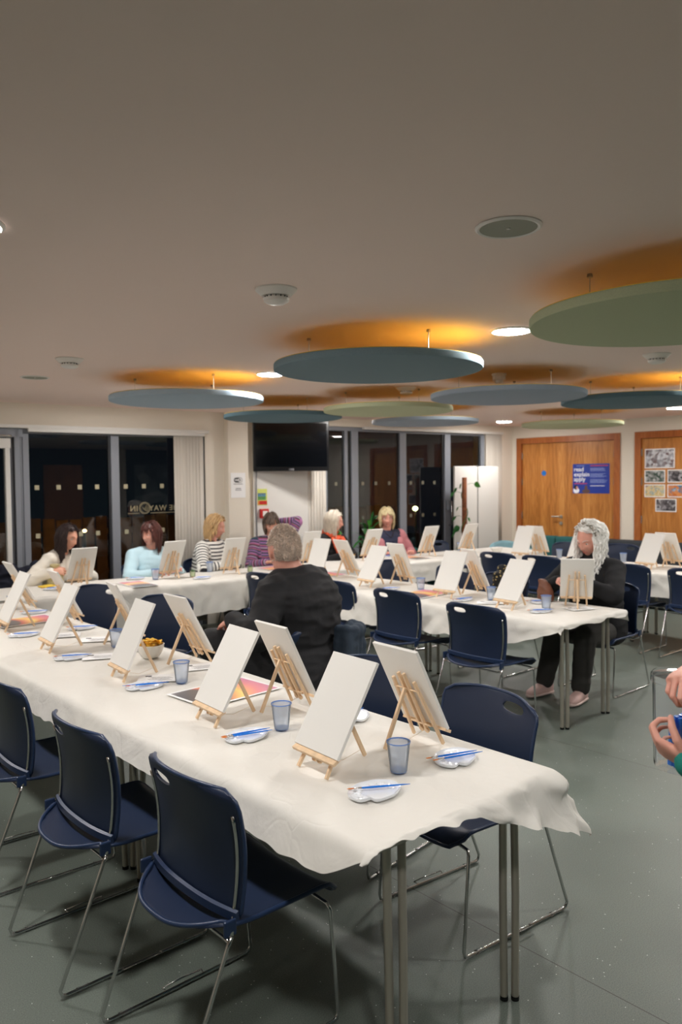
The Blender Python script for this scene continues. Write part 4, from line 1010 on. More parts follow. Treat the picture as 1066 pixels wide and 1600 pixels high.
def solid(o, t, off=0, bev=0):
    s = o.modifiers.new('thick', 'SOLIDIFY'); s.thickness = t; s.offset = off
    if bev:
        b = o.modifiers.new('bevel', 'BEVEL'); b.width = bev; b.segments = 2; b.limit_method = 'ANGLE'; b.angle_limit = R(50)
def rhw(v, H, W, r_top, r_bot):
    """half width of a rounded-corner panel at height v (0..H)"""
    if v > H-r_top: d = v-(H-r_top); return W-r_top+math.sqrt(max(0, r_top*r_top-d*d))
    if v < r_bot: d = r_bot-v; return W-r_bot+math.sqrt(max(0, r_bot*r_bot-d*d))
    return W
def back_pos(u, v):
    Hh = .385; z = v*Hh
    vv = v
    w_ = rhw(z, Hh, .232+.022*v, .055, .02)
    x = u*w_
    y = -.118+.020*math.sin(v*PI*.9)-.052*v**1.6
    y += .052*abs(u)**2.4*(.55+.45*v)          # wings wrap forward
    zz = .452+z-.012*(abs(u)**3)*(v > .5)*(v-.5)*2
    return (x, y, zz)
def seat_pos(u, v):
    # v 0 = rear lip, 1 = front edge; the rear lip bows out behind the back
    D = .505; au = abs(u); w_ = rhw(v*D, D, .238, .05, .03)
    x = u*w_; yr = -.234+.100*au**2.8; y = yr+v*(.290-yr)
    z = .437+.012*au**3
    if v > .84: z -= .055*((v-.84)/.16)**2
    if v < .25: z += .012*((.25-v)/.25)**1.5-.010*((.25-v)/.25)*(1-au*au)
    z -= .012*math.exp(-((v-.42)/.25)**2)*(1-au**2)
    return (x, y, z)
def make_chair():
    t = thing('sled_chair', '', 'chair')
    b = obj('backrest', shell_grid(44, 34, back_pos, (-.40, .880, .245, .048)), M['navy'], t, smooth='all'); solid(b, .009, 0, .003)
    rim = MB(); pts = [back_pos(-1, j/14) for j in range(15)]+[back_pos(-1+i/10, 1) for i in range(1, 20)]+[back_pos(1, 1-j/14) for j in range(15)]
    rim.tube(pts, .0068, 8); obj('rim', rim, M['navy_rim'], b, smooth='all')
    # the strap that closes the lower back
    st = MB(); k = 20; vs = []
    for i in range(k+1):
        u = i/k*2-1; yb = -.112+.052*abs(u)**2.4*.55-.052*(1-abs(u)**2.2)*.0
        ys = -.125-.055*(1-u*u)*0-.0
        vs += [(u*.238, yb-.012, .490), (u*.240, yb-.022, .486), (u*.240, yb-.022, .462), (u*.238, yb-.010, .460)]
    st.add(vs, [(4*i+a, 4*i+(a+1) % 4, 4*i+4+(a+1) % 4, 4*i+4+a) for i in range(k) for a in range(4)]+[(0, 1, 2, 3), (4*k, 4*k+3, 4*k+2, 4*k+1)])
    obj('back_strap', st, M['navy_rim'], t, smooth=35)
    s_ = obj('seat', shell_grid(30, 34, seat_pos), M['navy'], t, smooth='all'); solid(s_, .010, 0, .003)
    rim2 = MB(); pts = [seat_pos(-1+2*i/24, 0) for i in range(25)]+[seat_pos(1, j/16) for j in range(1, 17)]+[seat_pos(1-2*i/24, 1) for i in range(1, 25)]+[seat_pos(-1, 1-j/16) for j in range(1, 16)]
    rim2.tube(pts, .0072, 8, closed=True); obj('rim', rim2, M['navy_rim'], s_, smooth='all')
    for sx in (-1, 1):
        X = .236*sx
        def p(x, y, z): return (x*sx, y, z)
        path = [p(.05, .235, .385), p(.19, .235, .385), p(.225, .237, .382), p(.236, .242, .365), p(.238, .262, .10), p(.238, .268, .03), p(.238, .262, .012), p(.237, .245, .008),
                p(.236, .0, .008), p(.236, -.265, .008), p(.237, -.283, .013), p(.238, -.290, .030), p(.243, -.205, .24), p(.247, -.140, .405), p(.250, -.128, .435)]
        side = MB().tube(path, .0062, 10); obj('sled_frame', side, M['chrome'], t, smooth='all')
        up = MB(); q = []
        for j in range(12):
            v = j/11*.82; bp = back_pos(sx*1.0, v); q.append((bp[0]-.016*sx if j > 0 else .250*sx, bp[1]-.014 if j > 0 else -.128, bp[2] if j > 0 else .435))
        up.tube(q, .0058, 8); obj('back_rod', up, M['chrome'], t, smooth='all')
        cl = MB().tube([p(.236, .07, .014), p(.252, .075, .016), p(.254, .0, .018), p(.252, -.075, .016), p(.236, -.07, .014)], .0028, 6); obj('link_clip', cl, M['chrome'], t, smooth='all')
        for y_ in (.17, -.235): obj('glide', MB().tube([p(.236, y_, .0082), p(.236, y_+.04, .0082)], .0082, 10), M['clear'], t, smooth='all')
    obj('cross_rod', MB().tube([(-.246, -.135, .42), (-.20, -.12, .405), (.20, -.12, .405), (.246, -.135, .42)], .0058, 8), M['chrome'], t, smooth='all')
    # small spine corners where back and seat meet
    for sx in (-1, 1):
        obj('corner_bracket', MB().box((.243*sx, -.128, .455), (.012, .040, .046)), M['navy_rim'], t, bevel=.005)
    return t
chair0 = make_chair()
CH = [  # x, y, facing angle of +Y rotated by rz degrees, label
 (1.285, 2.03, -90, 'navy plastic sled chair nearest the camera, left of the front table'),
 (1.235, 2.71, -90, 'navy sled chair second from the near end, left of the front table'),
 (1.245, 3.50, -92, 'navy sled chair cut off by the left frame edge'),
 (2.370, 1.930, 84, 'navy sled chair at the near right corner of the front table'),
 (2.440, 2.61, 97, 'navy sled chair half hidden behind the two nearest front table canvases'),
 (2.875, 3.62, 15, 'navy sled chair under the seated man in black'),
 (2.740, 5.13, 110, 'navy sled chair empty behind the crisps bowl on front table'),
 (2.620, 6.06, 106, 'navy sled chair at the far right corner of the front table'),
 (4.270, 3.35, -90, 'navy sled chair nearest the camera at the middle table left side'),
 (4.390, 4.215, -91, 'navy sled chair second from near end, middle table left side'),
 (4.440, 4.98, -92, 'navy sled chair just right of the man in black'),
 (4.330, 5.86, -80, 'navy sled chair just left of the man, beside the far table'),
 (5.690, 3.27, 90, 'navy sled chair under the white haired woman'),
 (5.580, 4.22, 90, 'navy sled chair behind the middle table, next to the floral bag'),
 (5.790, 4.97, 88, 'navy sled chair behind the middle table, second from the floral bag'),
 (5.680, 5.72, 86, 'navy sled chair farthest along the right side of middle table'),
 (7.360, 5.50, -90, 'navy sled chair farthest along the left side of right table'),
 (7.370, 4.92, -90, 'navy sled chair under the sage teal sofa line, right table left side'),
 (7.270, 3.88, -90, 'navy sled chair directly behind the white haired woman'),
 (7.260, 3.20, -90, 'navy sled chair cut off by the right frame edge'),
 (8.830, 5.62, 90, 'navy sled chair in front of the teal sofa'),
 (9.030, 5.00, 86, 'navy sled chair in front of the charcoal sofa'),
 (2.860, 7.56, 172, 'navy sled chair under the long haired woman in cream'),
 (3.880, 7.44, 175, 'navy sled chair under the woman in pale blue'),
 (4.560, 7.36, 172, 'navy sled chair under the blonde woman in black and white stripes'),
 (5.360, 7.32, 175, 'navy sled chair under the woman in multicoloured stripes'),
 (6.080, 7.22, 175, 'navy sled chair under the woman in the orange scarf'),
 (6.980, 7.12, 178, 'navy sled chair under the woman in the dusty pink cardigan'),
 (7.930, 6.96, 175, 'empty navy sled chair behind the far table near the display boards'),
]
for i, (x, y, a, lab) in enumerate(CH):
    if i == 0: chair0.location = (x, y, 0); chair0.rotation_euler = (0, 0, R(a)); chair0['label'] = lab; chair0['group'] = 'navy sled chairs'
    else: dup(chair0, (x, y, 0), R(a), lab, 'navy sled chairs')

# ------------------------------------------------------------------ tables
def table(x, y, rz, Lx, Ly, label):
    """origin at the centre"""
    t = thing('folding_table', label, 'table', (x, y, 0), rz, 'trestle tables under white paper')
    obj('tabletop', MB().box((0, 0, .7225), (Lx, Ly, .025)), M['table_edge'], t, bevel=.003)
    obj('under_frame', MB().b2((-Lx/2+.06, -Ly/2+.06, .675), (Lx/2-.06, -Ly/2+.085, .71)).b2((-Lx/2+.06, Ly/2-.085, .675), (Lx/2-.06, Ly/2-.06, .71)), M['steel'], t)
    for sx in (-1, 1):
        for sy in (-1, 1):
            fx, fy = sx*(Lx/2-.135), sy*(Ly/2-.055)
            lg = MB()
            lg.tube([(fx+.014, fy+.012*sy, .0), (fx+.016, fy+.012*sy, .35), (fx+.030, fy+.006, .71)], .0125, 14)
            lg.tube([(fx-.012, fy-.012*sy, .0), (fx-.018, fy-.012*sy, .35), (fx-.042, fy-.006, .71)], .0125, 14)
            lf = obj('leg', lg, M['steel'], t, smooth=40)
            obj('foot_cap', MB().tube([(fx+.014, fy+.012*sy, 0), (fx+.014, fy+.012*sy, .014)], .0135, 14).tube([(fx-.012, fy-.012*sy, 0), (fx-.012, fy-.012*sy, .014)], .0135, 14), M['black'], lf)
    return t
TZ = .735
AW = .80
def rows(n, x0, x1, y0, y1, lab):
    for i in range(n):
        a = y0+(y1-y0)*i/n; b = y0+(y1-y0)*(i+1)/n
        table((x0+x1)/2, (a+b)/2, 0, x1-x0-.01, b-a-.006, lab[i])
rows(3, 1.37, 2.17, 1.435, 6.33, ['trestle table at the near end of the front row', 'trestle table in the middle of the front row', 'trestle table at the far end of the front row'])
rows(2, 4.40, 5.20, 2.83, 6.22, ['trestle table at the near end of the middle row', 'trestle table at the far end of the middle row'])
rows(2, 7.37, 8.17, 2.20, 5.90, ['trestle table at the near end of the right row', 'trestle table at the far end of the right row'])
BA = -math.atan(.1); BO = (5.05, 6.82-.1*(5.05-3.0), 0)
def bl(s, t, z=0):
    c, n = math.cos(BA), math.sin(BA); return (BO[0]+s*c-t*n, BO[1]+s*n+t*c, z)
for i, lab in enumerate(['first trestle table from the left under the far cloth', 'second trestle table from the left under the far cloth', 'third trestle table from the left under the far cloth', 'last trestle table under the far cloth, near display boards']):
    s = -3.75+(i+.5)*1.86; p = bl(s, 0)
    table(p[0], p[1], BA, 1.854, .76, lab)

# ------------------------------------------------------------------ paper covers
def cover(name, label, rect, loc, rz, dl, dr, dn, df, R_=.03, th=68, step=.03, seed=0, scr=0.0, rag=.012, cat='tablecloth', fo=1.0):
    """dl/dr: overhang beyond -x/+x as function of y; dn/df: overhang beyond -y/+y as function of x"""
    x0, x1, y0, y1 = rect; z0 = TZ+.004
    def axis(a, b, n_out):
        n = max(2, int((b-a)/step)); return [('o', -1+i/n_out) for i in range(n_out)]+[('i', a+(b-a)*i/n) for i in range(n+1)]+[('p', (i+1)/n_out) for i in range(n_out)]
    ax = axis(x0, x1, 9); ay = axis(y0, y1, 9)
    vs = []; thm = R(th)
    for ky, vy in ay:
        for kx, vx in ax:
            bx = vx if kx == 'i' else (x0 if kx == 'o' else x1); by = vy if ky == 'i' else (y0 if ky == 'o' else y1)
            a = b = 0; sa = sb = 0
            if kx == 'o': a = -vx*dl(by); sa = -1
            if kx == 'p': a = vx*dr(by); sa = 1
            if ky == 'o': b = -vy*dn(bx); sb = -1
            if ky == 'p': b = vy*df(bx); sb = 1
            l = math.hypot(a, b)
            nz = noise.noise(Vector((bx*2.2+seed, by*2.2, 1))); n2 = noise.noise(Vector((bx*9+seed, by*9, 3)))
            if l < 1e-6:
                vs.append((bx, by, z0+.0022*max(0, nz)+.0010*max(0, n2))); continue
            n = Vector((sa*a, sb*b, 0))/l
            n3 = noise.noise(Vector((bx*11+seed+a*14, by*11+b*14, 7)))
            l *= 1+rag*3*noise.noise(Vector((bx*14, by*14, seed)))
            q = min(l/R_, thm); rem = max(0, l-R_*thm)
            fold = (noise.noise(Vector((bx*3.1+seed, by*3.1, 0)))*.30+noise.noise(Vector((bx*8+seed, by*8, 2)))*.16)*(fo if sb == 0 else 1)
            corner = min(abs(a), abs(b))/(max(abs(a), abs(b))+1e-6) if (a and b) else 0
            tt = thm-.45*max(0, fold)*min(1, rem/.05)+.14*corner
            out = R_*math.sin(q)+rem*math.cos(tt); dn_ = R_*(1-math.cos(q))+rem*math.sin(tt)
            wob = .020*n3*min(1, l/.08)*((1+1.2*scr) if sb else fo)
            along = Vector((-n.y, n.x, 0))*(.012*n3*min(1, l/.1))
            if sb and scr:      # crumpled paper at the open end
                rg = sum(h_*(1-abs(noise.noise(Vector((bx*f_+seed, by*f_+a*f_*2, b*f_*1.5)))*2)) for f_, h_ in ((11, .55), (26, .45)))
                wob += .012*scr*(rg-.5)*min(1, l/.03); dn_ += .006*scr*(rg-.5)
            p = Vector((bx, by, 0))+n*(out+max(-.004, wob))+along
            vs.append((p.x, p.y, z0-dn_))
    nx = len(ax); ny = len(ay)
    fs = [(j*nx+i, j*nx+i+1, (j+1)*nx+i+1, (j+1)*nx+i) for j in range(ny-1) for i in range(nx-1)]
    mb = MB(); mb.add(vs, fs)
    o = obj(name, mb, M['cover'], smooth='all', loc=loc, rot=(0, 0, rz))
    s = o.modifiers.new('smooth', 'SUBSURF'); s.levels = 1; s.render_levels = 1
    tag(o, label, cat, None)
    return o
def lerp(a, b, t): t = max(0, min(1, t)); return a+(b-a)*t
cover('paper_tablecloth', 'white paper cloth with torn corner covering the front table row', (1.37, 2.17, 1.435, 6.33), (0, 0, 0), 0,
      lambda y: .135+.012*math.sin(y*2.1)-.095*math.exp(-((y-1.41)/.10)**2), lambda y: lerp(.115, .16, (y-1.4)/2),
      lambda x: (lerp(.020, .040, (x-1.37)/.35) if x < 1.72 else lerp(.040, .215, (x-1.72)/.44)), lambda x: .05, R_=.040, th=64, step=.014, seed=1, scr=1.5, rag=.03, fo=.25)
cover('paper_tablecloth', 'white paper cloth bunched at the corner of the middle table row', (4.40, 5.20, 2.83, 6.22), (0, 0, 0), 0,
      lambda y: lerp(.06, .235, (y-2.83)/.45)+.02*math.sin(y*3), lambda y: .10, lambda x: .05+.012*math.sin(x*20), lambda x: .05, R_=.03, th=74, seed=5, scr=1.0, rag=.03)
cover('paper_tablecloth', 'white paper cloth covering the right hand table row', (7.37, 8.17, 2.20, 5.90), (0, 0, 0), 0,
      lambda y: .24, lambda y: .2, lambda x: .1, lambda x: .05, R_=.02, th=80, seed=9)
cover('paper_tablecloth', 'long white paper cloth covering the far row by the windows', (-3.75, 3.69, -.38, .38), (BO[0], BO[1], 0), BA,
      lambda y: .2, lambda y: .2, lambda x: .012 if any(a-.03 < x+5.05 < b+.03 for a, b in ((1.37, 2.17), (4.40, 5.20), (7.37, 8.17))) else lerp(.36, .24, (x+2.2)/3.0), lambda x: .18, R_=.02, th=82, seed=13)

# ------------------------------------------------------------------ easels and canvases
CW, CHt, TB = .23, .33, .745
def make_easel(lam, z0=.805):
    """origin on the table under the canvas bottom edge, +X is the side the canvas faces; canvas leans to -X"""
    t = thing('table_easel', '', 'easel'); sl, cl = math.sin(lam), math.cos(lam)
    h0 = z0-TB
    def q(s, u, d=0): return (-u*sl+d*cl, s, h0+u*cl+d*sl)   # s across, u up the slope, d forward of the slope
    ub = -h0/cl     # where the slope meets the table
    for sy in (-1, 1):
        obj('front_leg', MB().bar(q(sy*.076, ub+.006, -.011), q(sy*.054, .205, -.011), .011, .011, (1, 0, 0)), M['pine'], t, bevel=.0015)
        obj('centre_post', MB().bar(q(sy*.0135, -.018, -.011), q(sy*.0135, .232, -.011), .010, .012, (1, 0, 0)).lathe([(0, 0), (.011, 0), (.011, .010), (0, .010)], q(sy*.0135, -.018, -.016), 16, (cl, 0, sl)), M['pine'], t, bevel=.0012)
    obj('ledge', MB().box(q(0, -.006, .006), (.030, CW*.97, .011), Matrix.Rotation(lam*0.9, 3, 'Y')), M['pine'], t, bevel=.0015)
    obj('cross_dowel', MB().tube([q(-.066, .165, -.014), q(.066, .165, -.014)], .0028, 8), M['pine'], t)
    obj('lower_dowel', MB().tube([q(-.05, .012, -.014), q(.05, .012, -.014)], .004, 8), M['pine'], t)
    top = q(0, .172, -.019); back = Vector((-.172*sl-.112, 0, .004))
    obj('rear_leg', MB().bar(top, (back.x, 0, back.z+.001), .011, .013, (1, 0, 0)), M['pine'], t, bevel=.0015)
    obj('cord', MB().tube([(back.x+.012, 0, .030), (back.x*.5, .003, .012), q(0, ub+.045, -.012)], .0008, 5), M['cord'], t)
    return t
easels = {}
EZ = [ # name,x,y,heading,lean
('AL',1.594,1.928,177,31),('AL',1.615,2.609,176,30),('AL',1.656,3.477,175,25),('AL',1.641,4.345,176,27),('AL',1.669,5.151,176,26),
('AR',2.075,1.898,-4,27),('AR',2.008,2.547,-3,26),('AR',2.150,3.56,-1,28),('AR',2.120,4.226,-12,27),('AR',2.130,5.127,-5,28),('AR',2.130,5.98,-3,30),
('CL',4.605,3.413,174,33),('CL',4.689,4.066,180,27),('CL',4.689,4.970,176,30),('CL',4.751,5.756,184,20),
('CR',5.080,3.137,35,27),('CR',5.100,4.029,-20,24),('CR',5.110,4.900,-5,24),('CR',5.130,5.643,-5,27),
('B',2.895,6.862,87,28),('B',3.791,6.839,91,25),('B',4.401,6.686,86,24),('B',5.436,6.70,88,18),('B',6.287,6.630,86,25),('B',7.117,6.486,86,24),('B',7.774,6.406,88,24),
('DL',7.659,5.477,180,23),('DR',8.060,5.467,0,25),('DL',7.600,4.696,175,27),('DL',7.610,3.902,172,30),('DR',8.040,3.822,-5,28)]
ROW = {'AL': 'left side of the front table', 'AR': 'right side of the front table', 'CL': 'left side of the middle table', 'CR': 'right side of the middle table',
       'B': 'far table by the windows', 'DL': 'left side of the right table', 'DR': 'right side of the right table'}
ORD = ['first', 'second', 'third', 'fourth', 'fifth', 'sixth', 'seventh']
EXTRA = {'CR0': 'turned towards the white haired woman', 'B0': 'beside the brunette woman in cream', 'B1': 'beside the woman in pale blue', 'B2': 'between the two striped jumpers',
         'B3': 'behind the head of the man in black', 'B4': 'below the woman in the pink cardigan', 'B5': 'just right of the pink cardigan', 'B6': 'in front of the white display boards'}
cnt = {}; M_e = {}
canvas_me = None
for (rw, x, y, hd, lam) in EZ:
    k = cnt.get(rw, 0); cnt[rw] = k+1
    key = rw+str(k)
    if key in EXTRA: where = EXTRA[key]
    else: where = '%s from the near end, %s' % (ORD[k], ROW[rw])
    le = 'small pine easel '+where; lc = 'blank white canvas '+where
    if lam not in M_e:
        e = make_easel(R(lam)); M_e[lam] = e; e.location = (x, y, TB-.0005); e.rotation_euler = (0, 0, R(hd)); e['label'] = le; e['group'] = 'small pine table easels'
    else:
        e = dup(M_e[lam], (x, y, TB-.0005), R(hd), le, 'small pine table easels')
    if canvas_me is None:
        mb = MB().box((.0065, 0, CHt/2), (.012, CW, CHt)); c = obj('blank_canvas', mb, M['canvas'], bevel=.0015); canvas_me = c.data
    else:
        c = bpy.data.objects.new('blank_canvas', canvas_me); COL.objects.link(c); b = c.modifiers.new('bevel', 'BEVEL'); b.width = .0015; b.segments = 2
    c.location = (x, y, .8055); c.rotation_euler = (0, -R(lam), R(hd)); tag(c, lc, 'canvas', 'blank canvases on easels')
    easels[key] = (x, y)

# ------------------------------------------------------------------ paint palettes, brushes, cups
def make_palette():
    n, m = 72, 16; a0 = R(215)
    wells = [(.062*math.cos(a), .044*math.sin(a)) for a in [R(-15+i*26) for i in range(9)]]
    def outline(q):
        r = 1/math.sqrt((math.cos(q)/.090)**2+(math.sin(q)/.066)**2)
        d = (q-a0+PI) % (2*PI)-PI
        return r*(1-.26*math.exp(-(d/.16)**2)+.03*math.exp(-((abs(d)-.38)/.15)**2)+.010*math.sin(q*9))
    vs = []; 
    for i in range(m+1):
        f = i/m
        for j in range(n):
            q = 2*PI*j/n; r = outline(q)*f; x, y = r*math.cos(q), r*math.sin(q)
            z = .0035+.0065*max(0, (f-.88)/.12)
            if f < .9:
                for (a, b) in wells: z += -.0032*math.exp(-(((x-a)**2+(y-b)**2)/.00010)**2)+.0022*math.exp(-((math.hypot(x-a, y-b)-.0135)/.003)**2)
            vs.append((x, y, z))
    for j in range(n):
        q = 2*PI*j/n; r = outline(q)*1.012; vs.append((r*math.cos(q), r*math.sin(q), .0085))
    for j in range(n):
        q = 2*PI*j/n; r = outline(q)*.97; vs.append((r*math.cos(q), r*math.sin(q), 0))
    vs.append((0, 0, 0)); k = m+3
    fs = [(i*n+j, (i+1)*n+j, (i+1)*n+(j+1) % n, i*n+(j+1) % n) for i in range(k-1) for j in range(n)]
    fs += [((k-1)*n+j, len(vs)-1, (k-1)*n+(j+1) % n) for j in range(n)]
    mb = MB(); mb.add(vs, fs); return obj('paint_palette', mb, M['palette'], smooth=60)
def make_brush():
    t = thing('paintbrush', '', 'paintbrush')
    obj('handle', MB().tube([(-.055, 0, 0), (-.02, 0, 0), (.02, 0, 0), (.075, 0, 0), (.098, 0, 0)], [.0026, .0034, .0030, .0020, .0009], 10), M['blue_handle'], t, smooth='all')
    obj('ferrule', MB().tube([(-.078, 0, 0), (-.066, 0, 0), (-.054, 0, 0)], [.0026, .0021, .0028], 10), M['ferrule'], t, smooth='all')
    obj('bristles', MB().tube([(-.100, 0, 0), (-.093, 0, 0), (-.084, 0, 0), (-.077, 0, 0)], [.0004, .0030, .0034, .0024], 10, flat=.6), M['bristle'], t, smooth='all')
    return t
pal0 = None; br0 = None
def palette(x, y, a, where, brushes=((0, 0, 0),)):
    global pal0, br0
    if pal0 is None: pal0 = make_palette(); o = pal0
    else: o = pal0.copy(); COL.objects.link(o)
    o.location = (x, y, TB); o.rotation_euler = (0, 0, R(a)); tag(o, 'white scalloped paint palette '+where, 'paint palette', 'white paint palettes')
    for i, (dx, dy, b) in enumerate(brushes):
        adj = ('upper' if i == 0 else 'lower') if len(brushes) > 1 else 'single'
        lab = adj+' blue brush on palette '+where
        if br0 is None: br0 = make_brush(); q = br0; q['label'] = lab
        else: q = dup(br0, (0, 0, 0), 0, lab)
        q.location = (x+dx, y+dy, TB+.0125); q.rotation_euler = (0, 0, R(b)); q['group'] = 'blue paintbrushes on palettes'
IR = -41.5    # heading of the picture's right-hand direction on the floor
PAL = [(1.606, 1.676, 0, 'at the near end of the front table, left side', [(.02, .0, IR+10)]),
 (2.000, 1.695, 20, 'at the near end of the front table, right side', [(.0, .012, IR+22), (.004, -.012, IR+24)]),
 (1.617, 2.367, 10, 'below the second left canvas of the front table', [(.005, .01, IR+30), (.0, -.008, IR+26)]),
 (1.675, 3.271, 0, 'below the third left canvas of the front table', [(.0, .0, IR+18+180), (.01, -.012, IR+20)]),
 (1.666, 4.088, -8, 'below the fourth left canvas of the front table', [(.01, 0, IR+14)]),
 (1.700, 4.901, 0, 'near the left frame edge on the front table', [(.0, 0, IR+14)]),
 (2.060, 2.273, 30, 'hidden behind the nearest canvas of the front table', [(0, .0, 20)]),
 (2.080, 4.027, 10, 'just right of the crisps bowl', [(0, 0, IR+15)]),
 (2.060, 4.870, 0, 'below the fourth right canvas of the front table', [(0, 0, IR+15)]),
 (2.060, 5.700, 0, 'below the fifth right canvas of the front table', [(0, 0, IR+15)]),
 (4.680, 3.175, 0, 'at the near end of the middle table', [(0, 0, IR+8)]),
 (4.700, 3.900, 0, 'between the first two left canvases of middle table', [(0, 0, IR+30), (.01, -.01, IR+40)]),
 (4.720, 4.721, 0, 'left of the third left canvas, middle table', [(0, 0, IR+10)]),
 (5.020, 3.420, 40, 'behind the nearest canvas of the middle table', [(0, 0, IR)]),
 (3.979, 6.548, 0, 'below the blonde woman on the far table', [(0, 0, IR+20)]),
 (2.640, 6.830, 0, 'below the brunette woman on the far table', [(0, 0, IR+20)]),
 (3.500, 6.980, 0, 'below the woman in pale blue', [(0, 0, IR)]),
 (6.720, 6.72, 0, 'below the woman in pink on the far table', [(0, 0, IR)])]
for p in PAL: palette(*p)
def make_cup():
    t = thing('plastic_cup', '', 'cup')
    pr = [(.0, .002), (.0265, .002), (.0275, .004)]+[(.0278+.0098*(i/14)+(.0004 if i % 2 else 0), .006+.088*i/14) for i in range(15)]
    pr2 = [(r-.0007, z) for r, z in pr[:0:-1]]
    obj('cup_wall', MB().lathe(pr, n=40), M['cup'], t, smooth=70)
    obj('cup_rim', MB().lathe([(.0372, .0945), (.0395, .0955), (.0395, .099), (.0372, .0985)], n=40, closed=True), M['cup_rim'], t, smooth=60)
    obj('cup_base', MB().lathe([(0, .0015), (.0268, .0015), (.0272, .007), (0, .007)], n=40), M['cup_rim'], t, smooth=60)
    return t
cup0 = None
for (x, y, lab) in [(1.782, 1.745, 'blue tinted plastic cup nearest the camera on the front table'), (1.767, 2.35, 'blue plastic cup between the second pair of canvases, front table'),
                    (1.839, 3.22, 'blue plastic cup left of the sunset print, front table'), (1.97, 4.18, 'blue plastic cup half behind the third left canvas'),
                    (2.00, 5.98, 'blue plastic cup at the far left end of the front table'), (4.789, 3.20, 'blue plastic cup nearest the woman with the brown pouch'),
                    (4.868, 3.75, 'blue plastic cup between the two near canvases, middle table'), (4.89, 4.51, 'blue plastic cup between the two far canvases, middle table'),
                    (4.34, 6.98, 'dark blue plastic cup by the striped black and white jumper'), (3.62, 6.80, 'pale blue plastic cup in front of the pale blue jumper'),
                    (6.86, 6.70, 'pale plastic cup in front of the pink cardigan'), (7.93, 6.62, 'blue plastic cup in front of the display boards'),
                    (8.06, 4.39, 'blue plastic cup right of the white haired woman'), (7.99, 5.16, 'blue plastic cup left of the white haired woman, right table')]:
    if cup0 is None: cup0 = make_cup(); q = cup0; q.location = (x, y, TB); q['label'] = lab; q['group'] = 'blue plastic cups'
    else: dup(cup0, (x, y, TB), 0, lab, 'blue plastic cups')
def tumbler(x, y, lab):
    t = thing('drink_glass', lab, 'glass', (x, y, TB))
    obj('glass_wall', MB().lathe([(0, .001), (.026, .001), (.032, .09)], n=32), M['clear'], t, smooth=60)
    obj('drink', MB().lathe([(0, .004), (.0245, .004), (.0285, .055), (0, .055)], n=32), M['drink'], t, smooth=60)
    obj('lime_slice', MB().disc((.008, .004, .058), .02, .005, 20, (.4, .2, 1)), M['leaf2'], t)
tumbler(3.97, 6.70, 'short glass with lime slice left of the dark blue cup')
tumbler(4.60, 6.62, 'short glass with pale drink beside the multicoloured jumper')
tumbler(4.88, 3.55, 'clear glass half hidden behind the nearest middle table canvas')
def bowl(x, y, r, h, lab, crisps=True):
    t = thing('bowl', lab, 'bowl', (x, y, TB))
    obj('dish', MB().lathe([(0, .002), (r*.55, .0), (r*.62, .004), (r*.86, h*.45), (r, h), (r-.004, h+.001), (r*.82, h*.45), (r*.55, .008), (0, .007)], n=56), M['ceramic'], t, smooth=60)
    if crisps:
        rnd = random.Random(int(x*100)); mb = MB()
        for i in range(46):
            a = rnd.random()*2*PI; q = r*.80*math.sqrt(rnd.random()); c = Vector((q*math.cos(a), q*math.sin(a), h*.80+.028*(1-(q/r)**2)+rnd.random()*.012))
            rot = Matrix.Rotation(rnd.random()*6.28, 3, 'Z') @ Matrix.Rotation(rnd.uniform(-.8, .8), 3, 'X'); s = rnd.uniform(.016, .024); k = 6; vs = []
            for ii in range(k+1):
                for jj in range(k+1):
                    u, v = ii/k*2-1, jj/k*2-1; uu = u*math.sqrt(1-v*v/2); vv = v*math.sqrt(1-u*u/2)
                    vs.append(tuple(rot @ Vector((uu*s, vv*s*.8, .35*s*(uu*uu-.5*vv*vv)))+c))
            fs = [(ii*(k+1)+jj, (ii+1)*(k+1)+jj, (ii+1)*(k+1)+jj+1, ii*(k+1)+jj+1) for ii in range(k) for jj in range(k)]
            mb.add(vs, fs)
        mb.lathe([(0, 0), (r*.7, 0), (r*.84, h*.45), (0, h*.55)], (0, 0, .02), 24)
        o = obj('crisps', mb, M['crisps'], smooth='all'); tag(o, 'golden crisps heaped in the '+lab, 'crisps'); o['kind'] = 'stuff'; o.location = (x, y, TB)
bowl(1.985, 3.80, .075, .07, 'white bowl on the front table')
bowl(6.02, 6.69, .085, .06, 'white bowl in front of the scarf')
bowl(8.03, 6.10, .075, .055, 'cream bowl on the far table beside the display boards', False)

